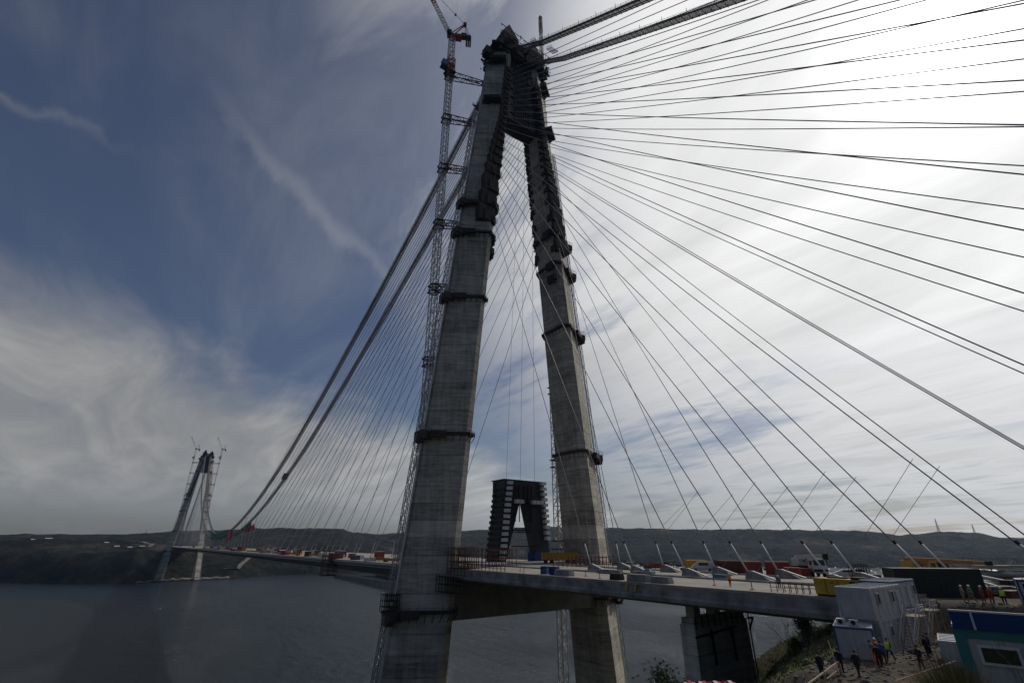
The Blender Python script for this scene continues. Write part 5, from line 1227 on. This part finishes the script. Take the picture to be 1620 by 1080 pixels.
# ------------------------------------------------------------------ far shore details
rr = random.Random(31)
def shore_pt(px, d_in):
    d = pix(px, 860); az = math.degrees(math.atan2(d.x, d.y)); D = np.interp(az, TA[:, 0], TA[:, 1])+d_in
    x = CAM.x+D*math.sin(R_(az)); y = CAM.y+D*math.cos(R_(az)); return x, y, far_z(x, y)
BL = [(50, 330, 9, 6), (74, 330, 15, 3.5), (168, 260, 9, 2.6), (186, 250, 12, 2.6), (207, 250, 10, 3.4), (226, 250, 12, 2.6)]
for i, (px, d, l, h) in enumerate(BL):
    x, y, z = shore_pt(px, d); T = thing('distant_building', '%s of the long low white buildings on the far plateau, from the left' % near_w[i], 'building', (x, y, z-1), -math.atan2(x-CAM.x, y-CAM.y), 'white buildings on the far plateau')
    b = MB(); b.box((0, 0, h/2), (l, 8, h)); b.build('wall', M_CLOTH_G, T); b = MB(); b.add([(-l/2-.5, -4.5, h), (l/2+.5, -4.5, h), (l/2+.5, 4.5, h), (-l/2-.5, 4.5, h), (-l/2-.5, 0, h+1.5), (l/2+.5, 0, h+1.5)], [(0, 1, 5, 4), (2, 3, 4, 5), (0, 4, 3), (1, 2, 5), (3, 2, 1, 0)]); b.build('roof', M_BLOCK, T)
def strip(label, pts, w, m, name='road'):
    b = MB(); P = [Vector(shore_pt(*p)) for p in pts]; out = []
    for i in range(len(P)-1):
        for t in range(6):
            q = P[i].lerp(P[i+1], t/6); q.z = far_z(q.x, q.y)+1.6; out.append(q)
    vs_ = []
    for i, q in enumerate(out):
        a = (out[min(i+1, len(out)-1)]-out[max(i-1, 0)]); a.z = 0; n = Vector((-a.y, a.x, 0)).normalized()*w/2; vs_ += [q-n, q+n]
    b.add(vs_, [(2*i, 2*i+1, 2*i+3, 2*i+2) for i in range(len(out)-1)]); return tag(b.build(name, m), label, kind='structure')
strip('pale dirt track climbing the far headland', [(362, 60), (384, 60), (392, 120), (402, 170), (416, 250)], 13, M_TRACK)
strip('dirt track zigzagging at the far plateau left of the distant tower', [(222, 420), (232, 330), (244, 300), (236, 220)], 11, M_TRACK)
# rocky ledge under the distant tower
b = MB(); P = []
for i in range(60):
    px = 232+i*2.4; x, y, z = shore_pt(px, 2); x2, y2, z2 = shore_pt(px, 16); h = 3.0+.8*math.sin(i*.9)+rr.uniform(-.4, .4); P.append([(x, y, -1), (x, y, h), (x2, y2, h+2.5), (x2, y2, -1)])
b.loft(P); tag(b.build('shore_ledge', M_ROCK), 'pale rocky ledge at the foot of the distant tower', kind='structure')
# power pylons on the right-hand ridge
for px, h, lab in ((1487, 66, 'taller lattice pylon on the right ridge'), (1543, 40, 'shorter lattice pylon right of the tall one'), (230, 22, 'tiny mast on the left skyline')):
    d = pix(px, 845); az = math.degrees(math.atan2(d.x, d.y)); D = float(np.interp(az, TA[:, 0], TA[:, 4])); x = CAM.x+D*math.sin(R_(az)); y = CAM.y+D*math.cos(R_(az)); z = far_z(x, y)
    b = MB(); n = 8
    for i in range(n):
        w0 = h*.11*(1-i/n)+1.2; w1 = h*.11*(1-(i+1)/n)+1.2; z0, z1 = h*i/n, h*(i+1)/n; c4 = [(-1, -1), (1, -1), (1, 1), (-1, 1)]
        for j in range(4):
            A = Vector((c4[j][0]*w0/2, c4[j][1]*w0/2, z0)); B = Vector((c4[j][0]*w1/2, c4[j][1]*w1/2, z1)); k = (j+1) % 4; C_ = Vector((c4[k][0]*w1/2, c4[k][1]*w1/2, z1)); b.bar(A, B, .9); b.bar(A, C_, .6)
    for zz in (.78, .9): b.bar((-h*.12, 0, h*zz), (h*.12, 0, h*zz), .9)
    o = b.build('power_pylon', M_GREY); o.location = (x, y, z-2); tag(o, lab, 'pylon', 'pylons on the ridges')

# ------------------------------------------------------------------ air
hb = MB(); hb.box((1000, 1500, 193), (11000, 10000, 406))
hz_m = bpy.data.materials.new('haze'); hz_m.use_nodes = True; N = hz_m.node_tree.nodes; L = hz_m.node_tree.links; N.clear()
o_ = N.new('ShaderNodeOutputMaterial'); pv = N.new('ShaderNodeVolumePrincipled'); pv.inputs['Color'].default_value = (.42, .66, 1, 1); pv.inputs['Density'].default_value = .00003; pv.inputs['Anisotropy'].default_value = .3
L.new(pv.outputs[0], o_.inputs['Volume'])
hzo = hb.build('haze', hz_m); tag(hzo, 'thin blue haze over the strait', kind='stuff')
